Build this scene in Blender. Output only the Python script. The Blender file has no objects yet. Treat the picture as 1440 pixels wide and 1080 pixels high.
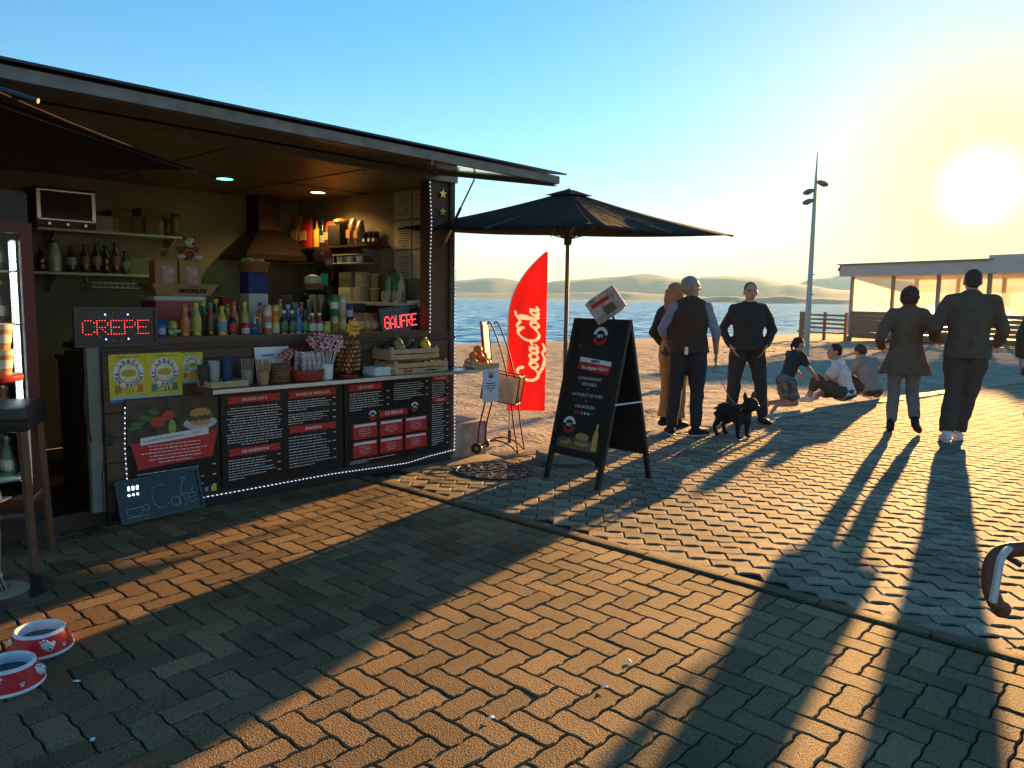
import bpy, bmesh, math, random
from mathutils import Vector, Matrix, noise
from math import radians as rad, sin, cos, pi
random.seed(7)
S = bpy.context.scene
COL = S.collection
# ---------------------------------------------------------------- camera
FPX, CH = 1081.0, 1.45
PIT, ROL = rad(6.32), rad(0.92)
_f = Vector((0, cos(PIT), -sin(PIT))); _u0 = Vector((0, sin(PIT), cos(PIT))); _r0 = Vector((1, 0, 0))
_r = _r0 * cos(ROL) + _u0 * sin(ROL); _u = _u0 * cos(ROL) - _r0 * sin(ROL)
CAM = Vector((0, 0, CH))
cd = bpy.data.cameras.new('camera'); cam = bpy.data.objects.new('camera', cd); COL.objects.link(cam)
cd.sensor_width = 36; cd.lens = 36 * FPX / 1440; cd.clip_start = 0.05; cd.clip_end = 40000
m = Matrix((_r, _u, -_f)).transposed().to_4x4(); m.translation = CAM
cam.matrix_world = m
S.camera = cam
def ray(x, y): return _r * ((x - 720) / FPX) + _u * ((540 - y) / FPX) + _f
def G(x, y, z=0.0):
    d = ray(x, y); t = (z - CH) / d.z; return Vector((d.x * t, d.y * t, z))
def at(x, y, D):
    d = ray(x, y); return CAM + d * (D / d.y)
# ---------------------------------------------------------------- sun, sky, exposure
SUN_AZ, SUN_EL = rad(30.6), rad(7.4)
SDIR = Vector((sin(SUN_AZ) * cos(SUN_EL), cos(SUN_AZ) * cos(SUN_EL), sin(SUN_EL)))
sl = bpy.data.lights.new('sun', 'SUN'); sun = bpy.data.objects.new('sun', sl); COL.objects.link(sun)
sl.energy = 5.0; sl.angle = rad(0.6); sl.color = (1.0, 0.54, 0.17)
sun.rotation_euler = SDIR.to_track_quat('Z', 'Y').to_euler(); sun.location = SDIR * 50
W = bpy.data.worlds.new('World'); S.world = W; W.use_nodes = True
nt = W.node_tree; nt.nodes.clear()
wo = nt.nodes.new('ShaderNodeOutputWorld'); bg = nt.nodes.new('ShaderNodeBackground')
sky = nt.nodes.new('ShaderNodeTexSky'); sky.sky_type = 'NISHITA'; sky.sun_disc = False
sky.sun_elevation = SUN_EL; sky.sun_rotation = SUN_AZ; sky.altitude = 0
sky.air_density = 1.0; sky.dust_density = 0.06; sky.ozone_density = 3.0
# the sun itself with its aureole, fixed in the sky at the sun's direction
tc = nt.nodes.new('ShaderNodeTexCoord'); dp = nt.nodes.new('ShaderNodeVectorMath'); dp.operation = 'DOT_PRODUCT'
dp.inputs[1].default_value = SDIR
nt.links.new(tc.outputs['Generated'], dp.inputs[0])
def wmath(op, a, b=None):
    n = nt.nodes.new('ShaderNodeMath'); n.operation = op
    for i, v in enumerate((a, b)):
        if v is None: continue
        if isinstance(v, (int, float)): n.inputs[i].default_value = v
        else: nt.links.new(v, n.inputs[i])
    return n.outputs[0]
ac = wmath('ARCCOSINE', wmath('MINIMUM', dp.outputs['Value'], 0.999999))
def glow(width, amp): return wmath('MULTIPLY', wmath('EXPONENT', wmath('MULTIPLY', wmath('POWER', wmath('DIVIDE', ac, width), 1.5), -1.0)), amp)
core = glow(rad(1.2), 1.0); halo = wmath('MULTIPLY', glow(rad(12.5), 1.0), .97)
sxyz = nt.nodes.new('ShaderNodeSeparateXYZ'); nt.links.new(tc.outputs['Generated'], sxyz.inputs[0])
horiz = wmath('MULTIPLY', wmath('EXPONENT', wmath('MULTIPLY', wmath('ABSOLUTE', sxyz.outputs['Z']), -15.0)), .9)
def mixto(fac, a, col):
    n = nt.nodes.new('ShaderNodeMix'); n.data_type = 'RGBA'; nt.links.new(fac, n.inputs[0]); nt.links.new(a, n.inputs[6]); n.inputs[7].default_value = (*col, 1); return n.outputs[2]
SKYK = 0.070
hs = nt.nodes.new('ShaderNodeHueSaturation'); hs.inputs['Saturation'].default_value = 1.22; hs.inputs['Hue'].default_value = .495
nt.links.new(sky.outputs[0], hs.inputs['Color'])
tot = mixto(horiz, hs.outputs[0], (3.1, 2.9, 2.25))        # pale band of sea haze along the horizon
tot = mixto(halo, tot, (4.0, 3.4, 1.15))                   # yellow aureole round the low sun
tot = mixto(core, tot, (30.0, 27.0, 20.0))                 # the sun's own glare
nt.links.new(tot, bg.inputs[0]); bg.inputs[1].default_value = SKYK
nt.links.new(bg.outputs[0], wo.inputs[0])
S.view_settings.view_transform = 'Standard'; S.view_settings.look = 'None'
S.view_settings.exposure = 2.2; S.view_settings.gamma = 1.0
S.cycles.max_bounces = 6; S.cycles.transparent_max_bounces = 12
# ---------------------------------------------------------------- materials
MATS = {}
def mat(name, col, rough=0.6, metal=0.0, var=0.12, scale=30.0, bump=0.0, bscale=None, emit=None, es=0.0, spec=0.5, trans=0.0, coat=0.0, alpha=1.0):
    if name in MATS: return MATS[name]
    M = bpy.data.materials.new(name); M.use_nodes = True; t = M.node_tree; b = t.nodes['Principled BSDF']
    b.inputs['Roughness'].default_value = rough; b.inputs['Metallic'].default_value = metal
    b.inputs['Specular IOR Level'].default_value = spec
    b.inputs['Transmission Weight'].default_value = trans; b.inputs['Coat Weight'].default_value = coat
    b.inputs['Alpha'].default_value = alpha
    n = t.nodes.new('ShaderNodeTexNoise'); n.inputs['Scale'].default_value = scale; n.inputs['Detail'].default_value = 5
    g = t.nodes.new('ShaderNodeTexCoord'); t.links.new(g.outputs['Object'], n.inputs['Vector'])
    r = t.nodes.new('ShaderNodeMapRange'); r.inputs[1].default_value = .3; r.inputs[2].default_value = .7
    r.inputs[3].default_value = 1 - var; r.inputs[4].default_value = 1 + var
    t.links.new(n.outputs['Fac'], r.inputs[0])
    mx = t.nodes.new('ShaderNodeVectorMath'); mx.operation = 'SCALE'; mx.inputs[0].default_value = col[:3]
    t.links.new(r.outputs[0], mx.inputs['Scale']); t.links.new(mx.outputs[0], b.inputs['Base Color'])
    if bump:
        n2 = t.nodes.new('ShaderNodeTexNoise'); n2.inputs['Scale'].default_value = bscale or scale * 3; n2.inputs['Detail'].default_value = 4
        t.links.new(g.outputs['Object'], n2.inputs['Vector'])
        bp = t.nodes.new('ShaderNodeBump'); bp.inputs['Strength'].default_value = bump; bp.inputs['Distance'].default_value = .01
        t.links.new(n2.outputs['Fac'], bp.inputs['Height']); t.links.new(bp.outputs[0], b.inputs['Normal'])
    if emit:
        b.inputs['Emission Color'].default_value = (*emit, 1); b.inputs['Emission Strength'].default_value = es
    MATS[name] = M; return M
def colmat(c, rough=.5, **k):
    return mat('paint_%02x%02x%02x_%d' % (int(c[0]*255), int(c[1]*255), int(c[2]*255), int(rough*100)), c, rough, **k)
def woodmat(name, c1, c2, scale=6, rough=.55):
    if name in MATS: return MATS[name]
    M = bpy.data.materials.new(name); M.use_nodes = True; t = M.node_tree; b = t.nodes['Principled BSDF']; b.inputs['Roughness'].default_value = rough
    g = t.nodes.new('ShaderNodeTexCoord'); mp = t.nodes.new('ShaderNodeMapping'); mp.inputs['Scale'].default_value = (scale, scale, scale * 9)
    n = t.nodes.new('ShaderNodeTexNoise'); n.inputs['Scale'].default_value = 3; n.inputs['Detail'].default_value = 6; n.inputs['Distortion'].default_value = .6
    cr = t.nodes.new('ShaderNodeValToRGB'); cr.color_ramp.elements[0].color = (*c1, 1); cr.color_ramp.elements[1].color = (*c2, 1)
    cr.color_ramp.elements[0].position = .3; cr.color_ramp.elements[1].position = .7
    t.links.new(g.outputs['Object'], mp.inputs[0]); t.links.new(mp.outputs[0], n.inputs['Vector']); t.links.new(n.outputs['Fac'], cr.inputs[0]); t.links.new(cr.outputs[0], b.inputs['Base Color'])
    bp = t.nodes.new('ShaderNodeBump'); bp.inputs['Strength'].default_value = .25; bp.inputs['Distance'].default_value = .004
    t.links.new(n.outputs['Fac'], bp.inputs['Height']); t.links.new(bp.outputs[0], b.inputs['Normal'])
    MATS[name] = M; return M
# ---------------------------------------------------------------- mesh builder
class MB:
    def __init__(s): s.v = []; s.f = []; s.m = []; s.cm = 0
    def mat(s, i): s.cm = i; return s
    def add(s, vs, fs):
        o = len(s.v); s.v += [tuple(v) for v in vs]; s.f += [tuple(i + o for i in f) for f in fs]; s.m += [s.cm] * len(fs); return s
    def box(s, c, d, R=None):
        hx, hy, hz = d[0] / 2, d[1] / 2, d[2] / 2
        vs = [Vector((x, y, z)) for z in (-hz, hz) for y in (-hy, hy) for x in (-hx, hx)]
        if R is not None: vs = [R @ v for v in vs]
        c = Vector(c)
        return s.add([v + c for v in vs], [(0, 2, 3, 1), (4, 5, 7, 6), (0, 1, 5, 4), (1, 3, 7, 5), (3, 2, 6, 7), (2, 0, 4, 6)])
    def rbox(s, c, d, b=.01, R=None):
        """box with chamfered edges"""
        bm = bmesh.new(); bmesh.ops.create_cube(bm, size=1)
        for v in bm.verts: v.co = Vector((v.co.x * d[0], v.co.y * d[1], v.co.z * d[2]))
        bmesh.ops.bevel(bm, geom=list(bm.edges), offset=min(b, min(d) * .45), segments=2, profile=.6, affect='EDGES')
        bm.verts.index_update(); vs = [v.co.copy() for v in bm.verts]; fs = [[v.index for v in f.verts] for f in bm.faces]; bm.free()
        if R is not None: vs = [R @ v for v in vs]
        c = Vector(c); return s.add([v + c for v in vs], fs)
    def tube(s, pts, r, n=8, cap=True, ell=None, up=None):
        """loft along points; r number/list or list of (rx,ry)"""
        pts = [Vector(p) for p in pts]; N = len(pts)
        rs = r if isinstance(r, (list, tuple)) else [r] * N
        vs = []; prev = None
        for i, p in enumerate(pts):
            d = (pts[min(i + 1, N - 1)] - pts[max(i - 1, 0)])
            if d.length < 1e-9: d = Vector((0, 0, 1))
            d.normalize()
            if up is not None: a = Vector(up) - d * Vector(up).dot(d)
            elif prev is None:
                a = Vector((1, 0, 0)) if abs(d.x) < .9 else Vector((0, 1, 0)); a = a - d * a.dot(d)
            else: a = prev - d * prev.dot(d)
            a.normalize(); prev = a; b = d.cross(a)
            q = rs[i]; rx, ry = q if isinstance(q, (tuple, list)) else (q, q)
            for k in range(n): t = 2 * pi * k / n; vs.append(p + a * (rx * cos(t)) + b * (ry * sin(t)))
        fs = [(i * n + k, i * n + (k + 1) % n, (i + 1) * n + (k + 1) % n, (i + 1) * n + k) for i in range(N - 1) for k in range(n)]
        if cap: fs += [tuple(range(n - 1, -1, -1)), tuple((N - 1) * n + k for k in range(n))]
        return s.add(vs, fs)
    def lathe(s, prof, c=(0, 0, 0), n=16, cap=True):
        c = Vector(c); vs = [c + Vector((r * cos(2 * pi * k / n), r * sin(2 * pi * k / n), z)) for r, z in prof for k in range(n)]
        N = len(prof)
        fs = [(i * n + k, i * n + (k + 1) % n, (i + 1) * n + (k + 1) % n, (i + 1) * n + k) for i in range(N - 1) for k in range(n)]
        if cap: fs += [tuple(range(n - 1, -1, -1)), tuple((N - 1) * n + k for k in range(n))]
        return s.add(vs, fs)
    def ball(s, c, r, n=12, m=8, R=None):
        r = r if isinstance(r, (tuple, list)) else (r, r, r); c = Vector(c); vs = []; fs = []
        for i in range(m + 1):
            a = pi * i / m
            for k in range(n):
                t = 2 * pi * k / n; v = Vector((r[0] * sin(a) * cos(t), r[1] * sin(a) * sin(t), -r[2] * cos(a)))
                vs.append(c + (R @ v if R is not None else v))
        for i in range(m):
            for k in range(n):
                q = (i * n + k, i * n + (k + 1) % n, (i + 1) * n + (k + 1) % n, (i + 1) * n + k)
                if i == 0: q = (q[0], q[2], q[3])
                elif i == m - 1: q = (q[0], q[1], q[2])
                fs.append(q)
        return s.add(vs, fs)
    def prism(s, poly, axis, a, b):
        """poly 2D extruded between a and b along axis 'x','y' or 'z'"""
        def mk(p, h): return {'x': (h, p[0], p[1]), 'y': (p[0], h, p[1]), 'z': (p[0], p[1], h)}[axis]
        n = len(poly); vs = [mk(p, a) for p in poly] + [mk(p, b) for p in poly]
        fs = [tuple(range(n)), tuple(range(2 * n - 1, n - 1, -1))] + [(i, i + n, (i + 1) % n + n, (i + 1) % n) for i in range(n)]
        return s.add(vs, fs)
    def quad(s, a, b, c, d): return s.add([a, b, c, d], [(0, 1, 2, 3)])
    def build(s, name, mats, parent=None, smooth=False, loc=None, rz=0, fix=True):
        me = bpy.data.meshes.new(name); me.from_pydata(s.v, [], s.f)
        ml = mats if isinstance(mats, (list, tuple)) else [mats]
        for x in ml: me.materials.append(x)
        if len(ml) > 1: me.polygons.foreach_set('material_index', s.m)
        if fix:
            bm = bmesh.new(); bm.from_mesh(me); bmesh.ops.recalc_face_normals(bm, faces=bm.faces); bm.to_mesh(me); bm.free()
        if smooth:
            me.polygons.foreach_set('use_smooth', [True] * len(me.polygons))
            if smooth != 'all':
                try: me.set_sharp_from_angle(angle=rad(40))
                except Exception: pass
        me.update()
        return link(name, me, parent, loc, rz)
def link(name, me, parent=None, loc=None, rz=0):
    o = bpy.data.objects.new(name, me); COL.objects.link(o)
    if parent is not None: o.parent = parent
    if loc is not None: o.location = loc
    if rz: o.rotation_euler.z = rz
    return o
def tag(o, label=None, cat=None, group=None, kind=None):
    if label: o['label'] = label
    if cat: o['category'] = cat
    if group: o['group'] = group
    if kind: o['kind'] = kind
    return o
def empty(name, loc=(0, 0, 0), rz=0):
    o = bpy.data.objects.new(name, None); COL.objects.link(o); o.location = loc; o.rotation_euler.z = rz; o.empty_display_size = .1; return o
def copy_tree(o, parent=None):
    c = o.copy(); COL.objects.link(c); c.parent = parent
    for ch in o.children: copy_tree(ch, c)
    return c
def text_mesh(txt, size, align='CENTER', bold=0.0, shear=0.0, sx=1.0):
    cu = bpy.data.curves.new('t', 'FONT'); cu.body = txt; cu.size = size; cu.align_x = align; cu.offset = bold; cu.shear = shear; cu.resolution_u = 2
    o = bpy.data.objects.new('t', cu); COL.objects.link(o)
    me = bpy.data.meshes.new_from_object(o.evaluated_get(bpy.context.evaluated_depsgraph_get()))
    vs = [(v.co.x * sx, v.co.y) for v in me.vertices]; fs = [tuple(p.vertices) for p in me.polygons]
    bpy.data.objects.remove(o); bpy.data.curves.remove(cu); bpy.data.meshes.remove(me)
    return vs, fs
def put_text(mb, txt, size, org, ux, uy, off=(0, 0, 0), **k):
    vs, fs = text_mesh(txt, size, **k); org = Vector(org) + Vector(off); ux = Vector(ux); uy = Vector(uy)
    mb.add([org + ux * a + uy * b for a, b in vs], fs)
# ================================================================ SETTING
KA = rad(42.5); KU = Vector((sin(KA), cos(KA), 0)); KI = Vector((-cos(KA), sin(KA), 0)); KO = Vector((-0.527, 6.8, 0)); KRZ = pi / 2 - KA
E0 = Vector((.17, 7.42)); ED = Vector((.782, .623)); EN = Vector((-.623, .782))      # promenade edge
def edist(x, y): return (x - E0.x) * EN.x + (y - E0.y) * EN.y
def along(x, y): return (x - E0.x) * ED.x + (y - E0.y) * ED.y
def paver_mat(name, dark, light):
    M = bpy.data.materials.new(name); M.use_nodes = True; t = M.node_tree; b = t.nodes['Principled BSDF']
    L = t.links.new; N = t.nodes.new
    g = N('ShaderNodeNewGeometry'); at_ = N('ShaderNodeAttribute'); at_.attribute_name = 'rnd'
    fine = N('ShaderNodeTexNoise'); fine.inputs['Scale'].default_value = 190; fine.inputs['Detail'].default_value = 5; fine.inputs['Roughness'].default_value = .7; L(g.outputs['Position'], fine.inputs['Vector'])
    big = N('ShaderNodeTexNoise'); big.inputs['Scale'].default_value = 1.3; big.inputs['Detail'].default_value = 5; L(g.outputs['Position'], big.inputs['Vector'])
    vor = N('ShaderNodeTexVoronoi'); vor.inputs['Scale'].default_value = 170; L(g.outputs['Position'], vor.inputs['Vector'])
    cr = N('ShaderNodeValToRGB'); e = cr.color_ramp.elements; e[0].position = .38; e[0].color = (*dark, 1); e[1].position = .62; e[1].color = (*light, 1)
    L(fine.outputs['Fac'], cr.inputs[0])
    k1 = N('ShaderNodeMapRange'); k1.inputs[3].default_value = .6; k1.inputs[4].default_value = 1.25; L(at_.outputs['Fac'], k1.inputs[0])
    k2 = N('ShaderNodeMapRange'); k2.inputs[1].default_value = .3; k2.inputs[2].default_value = .7; k2.inputs[3].default_value = .55; k2.inputs[4].default_value = 1.15; L(big.outputs['Fac'], k2.inputs[0])
    mu = N('ShaderNodeMath'); mu.operation = 'MULTIPLY'; L(k1.outputs[0], mu.inputs[0]); L(k2.outputs[0], mu.inputs[1])
    sc = N('ShaderNodeVectorMath'); sc.operation = 'SCALE'; L(cr.outputs[0], sc.inputs[0]); L(mu.outputs[0], sc.inputs['Scale'])
    # pale spots: old gum and grit
    sp = N('ShaderNodeTexVoronoi'); sp.inputs['Scale'].default_value = 5.5; L(g.outputs['Position'], sp.inputs['Vector'])
    sr = N('ShaderNodeMapRange'); sr.inputs[1].default_value = .05; sr.inputs[2].default_value = .075; sr.inputs[3].default_value = .5; sr.inputs[4].default_value = 0; L(sp.outputs['Distance'], sr.inputs[0])
    mx = N('ShaderNodeMix'); mx.data_type = 'RGBA'; L(sr.outputs[0], mx.inputs[0]); L(sc.outputs[0], mx.inputs[6]); mx.inputs[7].default_value = (.05, .045, .04, 1)
    L(mx.outputs[2], b.inputs['Base Color'])
    b.inputs['Roughness'].default_value = .78; b.inputs['Specular IOR Level'].default_value = .28
    ad = N('ShaderNodeMath'); ad.operation = 'ADD'; L(fine.outputs['Fac'], ad.inputs[0]); L(vor.outputs['Distance'], ad.inputs[1])
    bp = N('ShaderNodeBump'); bp.inputs['Strength'].default_value = .8; bp.inputs['Distance'].default_value = .004
    L(ad.outputs[0], bp.inputs['Height']); L(bp.outputs[0], b.inputs['Normal'])
    return M
PAV = paver_mat('brown_paver', (.085, .052, .027), (.42, .265, .13)); PAVG = paver_mat('grey_paver', (.13, .095, .062), (.52, .40, .265))
JOINT = mat('joint_sand', (.035, .028, .022), .95, var=.3, scale=60, bump=.4)
A_ = .112                                   # paver module: 2A x A
def wv(t):
    t = t % 1.0
    return max(-1, min(1, 2.1 * sin(2 * pi * t)))
def outline(x0, y0, w, h, amp, gap):
    """wavy paver outline in module units (w,h integer modules), counter-clockwise, inset by gap"""
    P = []
    K = 6
    def warp(x, y): return (x + amp * wv(y), y + amp * wv(x))
    n = int(w * K); P += [warp(x0 + i / K, y0) for i in range(n)]
    n2 = int(h * K); P += [warp(x0 + w, y0 + i / K) for i in range(n2)]
    P += [warp(x0 + w - i / K, y0 + h) for i in range(n)]
    P += [warp(x0, y0 + h - i / K) for i in range(n2)]
    cx, cy = x0 + w / 2, y0 + h / 2
    out = []
    for px, py in P:
        dx, dy = px - cx, py - cy
        out.append((px - gap * max(-1, min(1, dx / (w / 2))), py - gap * max(-1, min(1, dy / (h / 2)))))
    return out, (cx, cy)
def wavy_geo():
    """2x1 paver whose long joints run in one wave per stone, wide chamfer"""
    xs = [i / 4 for i in range(9)]; yw = lambda x: .15 * max(-1, min(1, 1.5 * sin(pi * x)))
    def ol(g): return [(-1 + x + (g if x == 0 else -g if x == 2 else 0), -.5 + yw(x) + g) for x in xs] + [(1 - x - (g if x == 0 else -g if x == 2 else 0), .5 + yw(2 - x) - g) for x in xs]
    a, b2 = ol(.085), ol(.035); n = len(a)
    vs = [(x * A_, y * A_, 0) for x, y in a] + [(x * A_, y * A_, -.0045) for x, y in b2] + [(x * A_, y * A_, -.011) for x, y in b2]
    return vs, [tuple(range(n))] + [(i, n + i, n + (i + 1) % n, (i + 1) % n) for i in range(n)] + [(n + i, 2 * n + i, 2 * n + (i + 1) % n, n + (i + 1) % n) for i in range(n)]
def paver_geo(w, h, amp, par=(0, 0)):
    """verts/faces about the paver's centre, in metres"""
    o1, c = outline(par[0], par[1], w, h, amp, .075); o2, _ = outline(par[0], par[1], w, h, amp, .03)
    keep = [i for i in range(len(o1)) if i % 6 in (0, 1, 2, 4, 5)]
    o1 = [o1[i] for i in keep]; o2 = [o2[i] for i in keep]
    n = len(o1)
    vs = [((x - c[0]) * A_, (y - c[1]) * A_, 0) for x, y in o1] + [((x - c[0]) * A_, (y - c[1]) * A_, -.005) for x, y in o2] + [((x - c[0]) * A_, (y - c[1]) * A_, -.016) for x, y in o2]
    fs = [tuple(range(n))] + [(i, n + i, n + (i + 1) % n, (i + 1) % n) for i in range(n)] + [(n + i, 2 * n + i, 2 * n + (i + 1) % n, n + (i + 1) % n) for i in range(n)]
    return vs, fs
def setrnd(me, vals):
    a = me.attributes.new('rnd', 'FLOAT', 'POINT'); a.data.foreach_set('value', vals)
BX, BY = KU.copy(), -KI.copy()              # herringbone axes follow the kiosk
SEAM = Vector((.48, 4.56, 0))
pavement = MB().add([(-14, -6, -.0165), (26, -6, -.0165), (26, 6, -.0165), (-14, 6, -.0165)], []).v
base = MB()
def onedge(t, d=0, z=0): q = E0 + ED * t + EN * d; return (q.x, q.y, z)
base.add([onedge(-14, 0, -.0165), onedge(26, 0, -.0165), (30, -6, -.0165), (-16, -6, -.0165)], [(0, 3, 2, 1)])
base.add([onedge(-14, 0, -.0165), onedge(26, 0, -.0165), onedge(26, 0, -.9), onedge(-14, 0, -.9)], [(0, 1, 2, 3)])
pavement = tag(base.build('pavement', JOINT, fix=False), kind='structure')
hb = []                                      # herringbone bricks: (centre, orientation)
NN = 60
for j in range(-NN, NN):
    for i in range(-NN, NN):
        k = (i - j) % 4
        if k == 0: c, o = (i + 1, j + .5), 0          # lies along x
        elif k == 3: c, o = (i + .5, j + 1), 1        # lies along y
        else: continue
        p = SEAM + BX * (c[0] * A_ - 3.2) + BY * (c[1] * A_)
        hb.append((p, o))
def seam_side(p): return (p - SEAM).dot(BX)
hb2 = []
for p, o in hb:
    sd_ = seam_side(p); lim = -.135 if o == 0 else -.08
    if sd_ < lim: hb2.append((p, o))
    elif o == 0 and sd_ < -.02: hb2.append((p - BX * (A_ / 2), 2))
fg = [(p, o) for p, o in hb2 if p.y > -.8 and p.x > -6 and p.y < 7.5 and (p - KO).dot(KI) < .25 and edist(p.x, p.y) < -.15]
far = []
RB = Vector((cos(rad(-4)), sin(rad(-4)), 0)); RC = Vector((-RB.y, RB.x, 0))
for j in range(-70, 110):
    for i in range(-60, 70):
        p = SEAM + RB * ((i * 2 + (j % 2)) * A_) + RC * (j * A_); p = (p, j % 2)
        q_ = p; p = q_[0]
        if seam_side(p) > .055 and edist(p.x, p.y) < -.30 and -2.5 < p.x < 12 and p.y > .5 and (p - KO).dot(KI) < .3: far.append(q_)
def visible(p):
    d = p - CAM; z = d.dot(_f)
    if z < .5: return False
    x = 720 + FPX * d.dot(_r) / z; y = 540 - FPX * d.dot(_u) / z
    return 0 < x < 1440 and y < 1078
near = sorted([q for q in fg if visible(q[0])], key=lambda q: q[0].length)[:300]
nearset = set(id(q) for q in near)
AMPH, AMPR = .026, .14
gh = [paver_geo(2, 1, AMPH), paver_geo(1, 2, AMPH), paver_geo(1, 1, AMPH)]; gr = wavy_geo(); gr2 = ([(-x, -y, z) for x, y, z in gr[0]], gr[1])
rz_h = math.atan2(BX.y, BX.x)
# BY = BX rotated by -90 degrees: mirror y so that the pattern keeps its handedness
def frame(p, v, ex, ey): return p + ex * v[0] + ey * v[1] + Vector((0, 0, v[2]))
variants = []
for o in (0, 1, 2):
    row = []
    for k in range(6):
        vs, fs = gh[o]; me = bpy.data.meshes.new('paver')
        me.from_pydata([(v[0], -v[1], v[2]) for v in vs], [], [f[::-1] for f in fs]); me.materials.append(PAV); setrnd(me, [(k + .5) / 6] * len(vs)); row.append(me)
    variants.append(row)
for p, o in near:
    ob = link('paver', random.choice(variants[o]), pavement, (p.x, p.y, random.uniform(-.0022, .0012)), rz_h)
    ob.rotation_euler.x = random.gauss(0, .006); ob.rotation_euler.y = random.gauss(0, .006)
def pavers_rest(name, items, pm):
    V = []; Fc = []; Rn = []
    for p, vs, fs, ex, ey, flip in items:
        o = len(V); dz = random.uniform(-.002, .0012); tx = random.gauss(0, .006); ty = random.gauss(0, .006); r = random.random()
        for v in vs:
            q = p + ex * v[0] + ey * v[1]; V.append((q.x, q.y, v[2] + dz + tx * v[0] + ty * v[1]))
        Fc += [tuple(i + o for i in (f[::-1] if flip else f)) for f in fs]; Rn += [r] * len(vs)
    me = bpy.data.meshes.new(name); me.from_pydata(V, [], Fc); me.materials.append(pm); setrnd(me, Rn)
    return tag(link(name, me, pavement), kind='stuff')
pavers_rest('herringbone_pavers', [(p, *gh[o], BX, BY, True) for q in fg if id(q) not in nearset for p, o in [q]], PAV)
pavers_rest('wavy_pavers', [(p, *(gr2 if k2 else gr), RB, RC, False) for p, k2 in far], PAVG)
# seam of flat edging stones between the two pavings, and the stones of the promenade edge
STONE = mat('edging_stone', (.24, .185, .125), .75, var=.25, scale=25, bump=.5, bscale=150)
k = -2.6
while k < 5.2:
    ln = .5; c = SEAM + BY * (k + ln / 2) + BX * .02
    MB().rbox((0, 0, 0), (ln - .008, .085, .03), .005).build('edging_stone', PAV, pavement, True, (c.x, c.y, -.0122 + random.uniform(0, .002)), math.atan2(BY.y, BY.x) + random.gauss(0, .004))
    k += ln
t = -1.5
while t < 22:
    q = onedge(t + .5, -.14)
    MB().rbox((0, 0, 0), (.985, .27, .12), .012).build('kerb_stone', STONE, pavement, True, (q[0], q[1], -.052 + random.uniform(-.003, .003)), math.atan2(ED.y, ED.x))
    t += 1.0
# ---- beach
def sandz(d, x, y):
    z = -.13 - .92 * max(0, d) / 29.0
    if d > 29: z -= (d - 29) * .05
    return z
def sand_mat():
    M = bpy.data.materials.new('sand'); M.use_nodes = True; t = M.node_tree; b = t.nodes['Principled BSDF']; L = t.links.new; N = t.nodes.new
    g = N('ShaderNodeNewGeometry'); n = N('ShaderNodeTexNoise'); n.inputs['Scale'].default_value = 2.2; n.inputs['Detail'].default_value = 8; L(g.outputs['Position'], n.inputs['Vector'])
    cr = N('ShaderNodeValToRGB'); e = cr.color_ramp.elements; e[0].position = .3; e[0].color = (.22, .165, .11, 1); e[1].position = .7; e[1].color = (.40, .31, .21, 1); L(n.outputs['Fac'], cr.inputs[0]); L(cr.outputs[0], b.inputs['Base Color'])
    b.inputs['Roughness'].default_value = .9
    n2 = N('ShaderNodeTexNoise'); n2.inputs['Scale'].default_value = 14; n2.inputs['Detail'].default_value = 6; L(g.outputs['Position'], n2.inputs['Vector'])
    bp = N('ShaderNodeBump'); bp.inputs['Strength'].default_value = .9; bp.inputs['Distance'].default_value = .04; L(n2.outputs['Fac'], bp.inputs['Height']); L(bp.outputs[0], b.inputs['Normal'])
    return M
def grid(us, vs, fn):
    V = [fn(a, b) for b in vs for a in us]; n = len(us)
    return V, [(j * n + i, j * n + i + 1, (j + 1) * n + i + 1, (j + 1) * n + i) for j in range(len(vs) - 1) for i in range(n - 1)]
us = [-60 + i * 1.5 for i in range(30)] + [-15 + i * .16 for i in range(260)] + [26.6 + i * 1.5 for i in range(60)]
vs_ = [.0 + i * .13 for i in range(150)] + [19.5 + i * .4 for i in range(40)] + [36, 40, 50, 80]
def sfn(a, d):
    q = E0 + ED * a + EN * d; z = sandz(d, q.x, q.y); amp = .035 * min(1, d / .6) * (1 if d < 26 else .3)
    z += amp * (.8 * noise.noise(Vector((q.x * 1.7, q.y * 1.7, 0))) + noise.noise(Vector((q.x * 5.1, q.y * 5.1, 3))) + .7 * noise.noise(Vector((q.x * 3.1, q.y * 3.1, 8)))) 
    return (q.x, q.y, z)
V, Fc = grid(us, vs_, sfn); sd = MB().add(V, Fc).build('sand', sand_mat(), None, 'all', fix=False); tag(sd, kind='structure')
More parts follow.
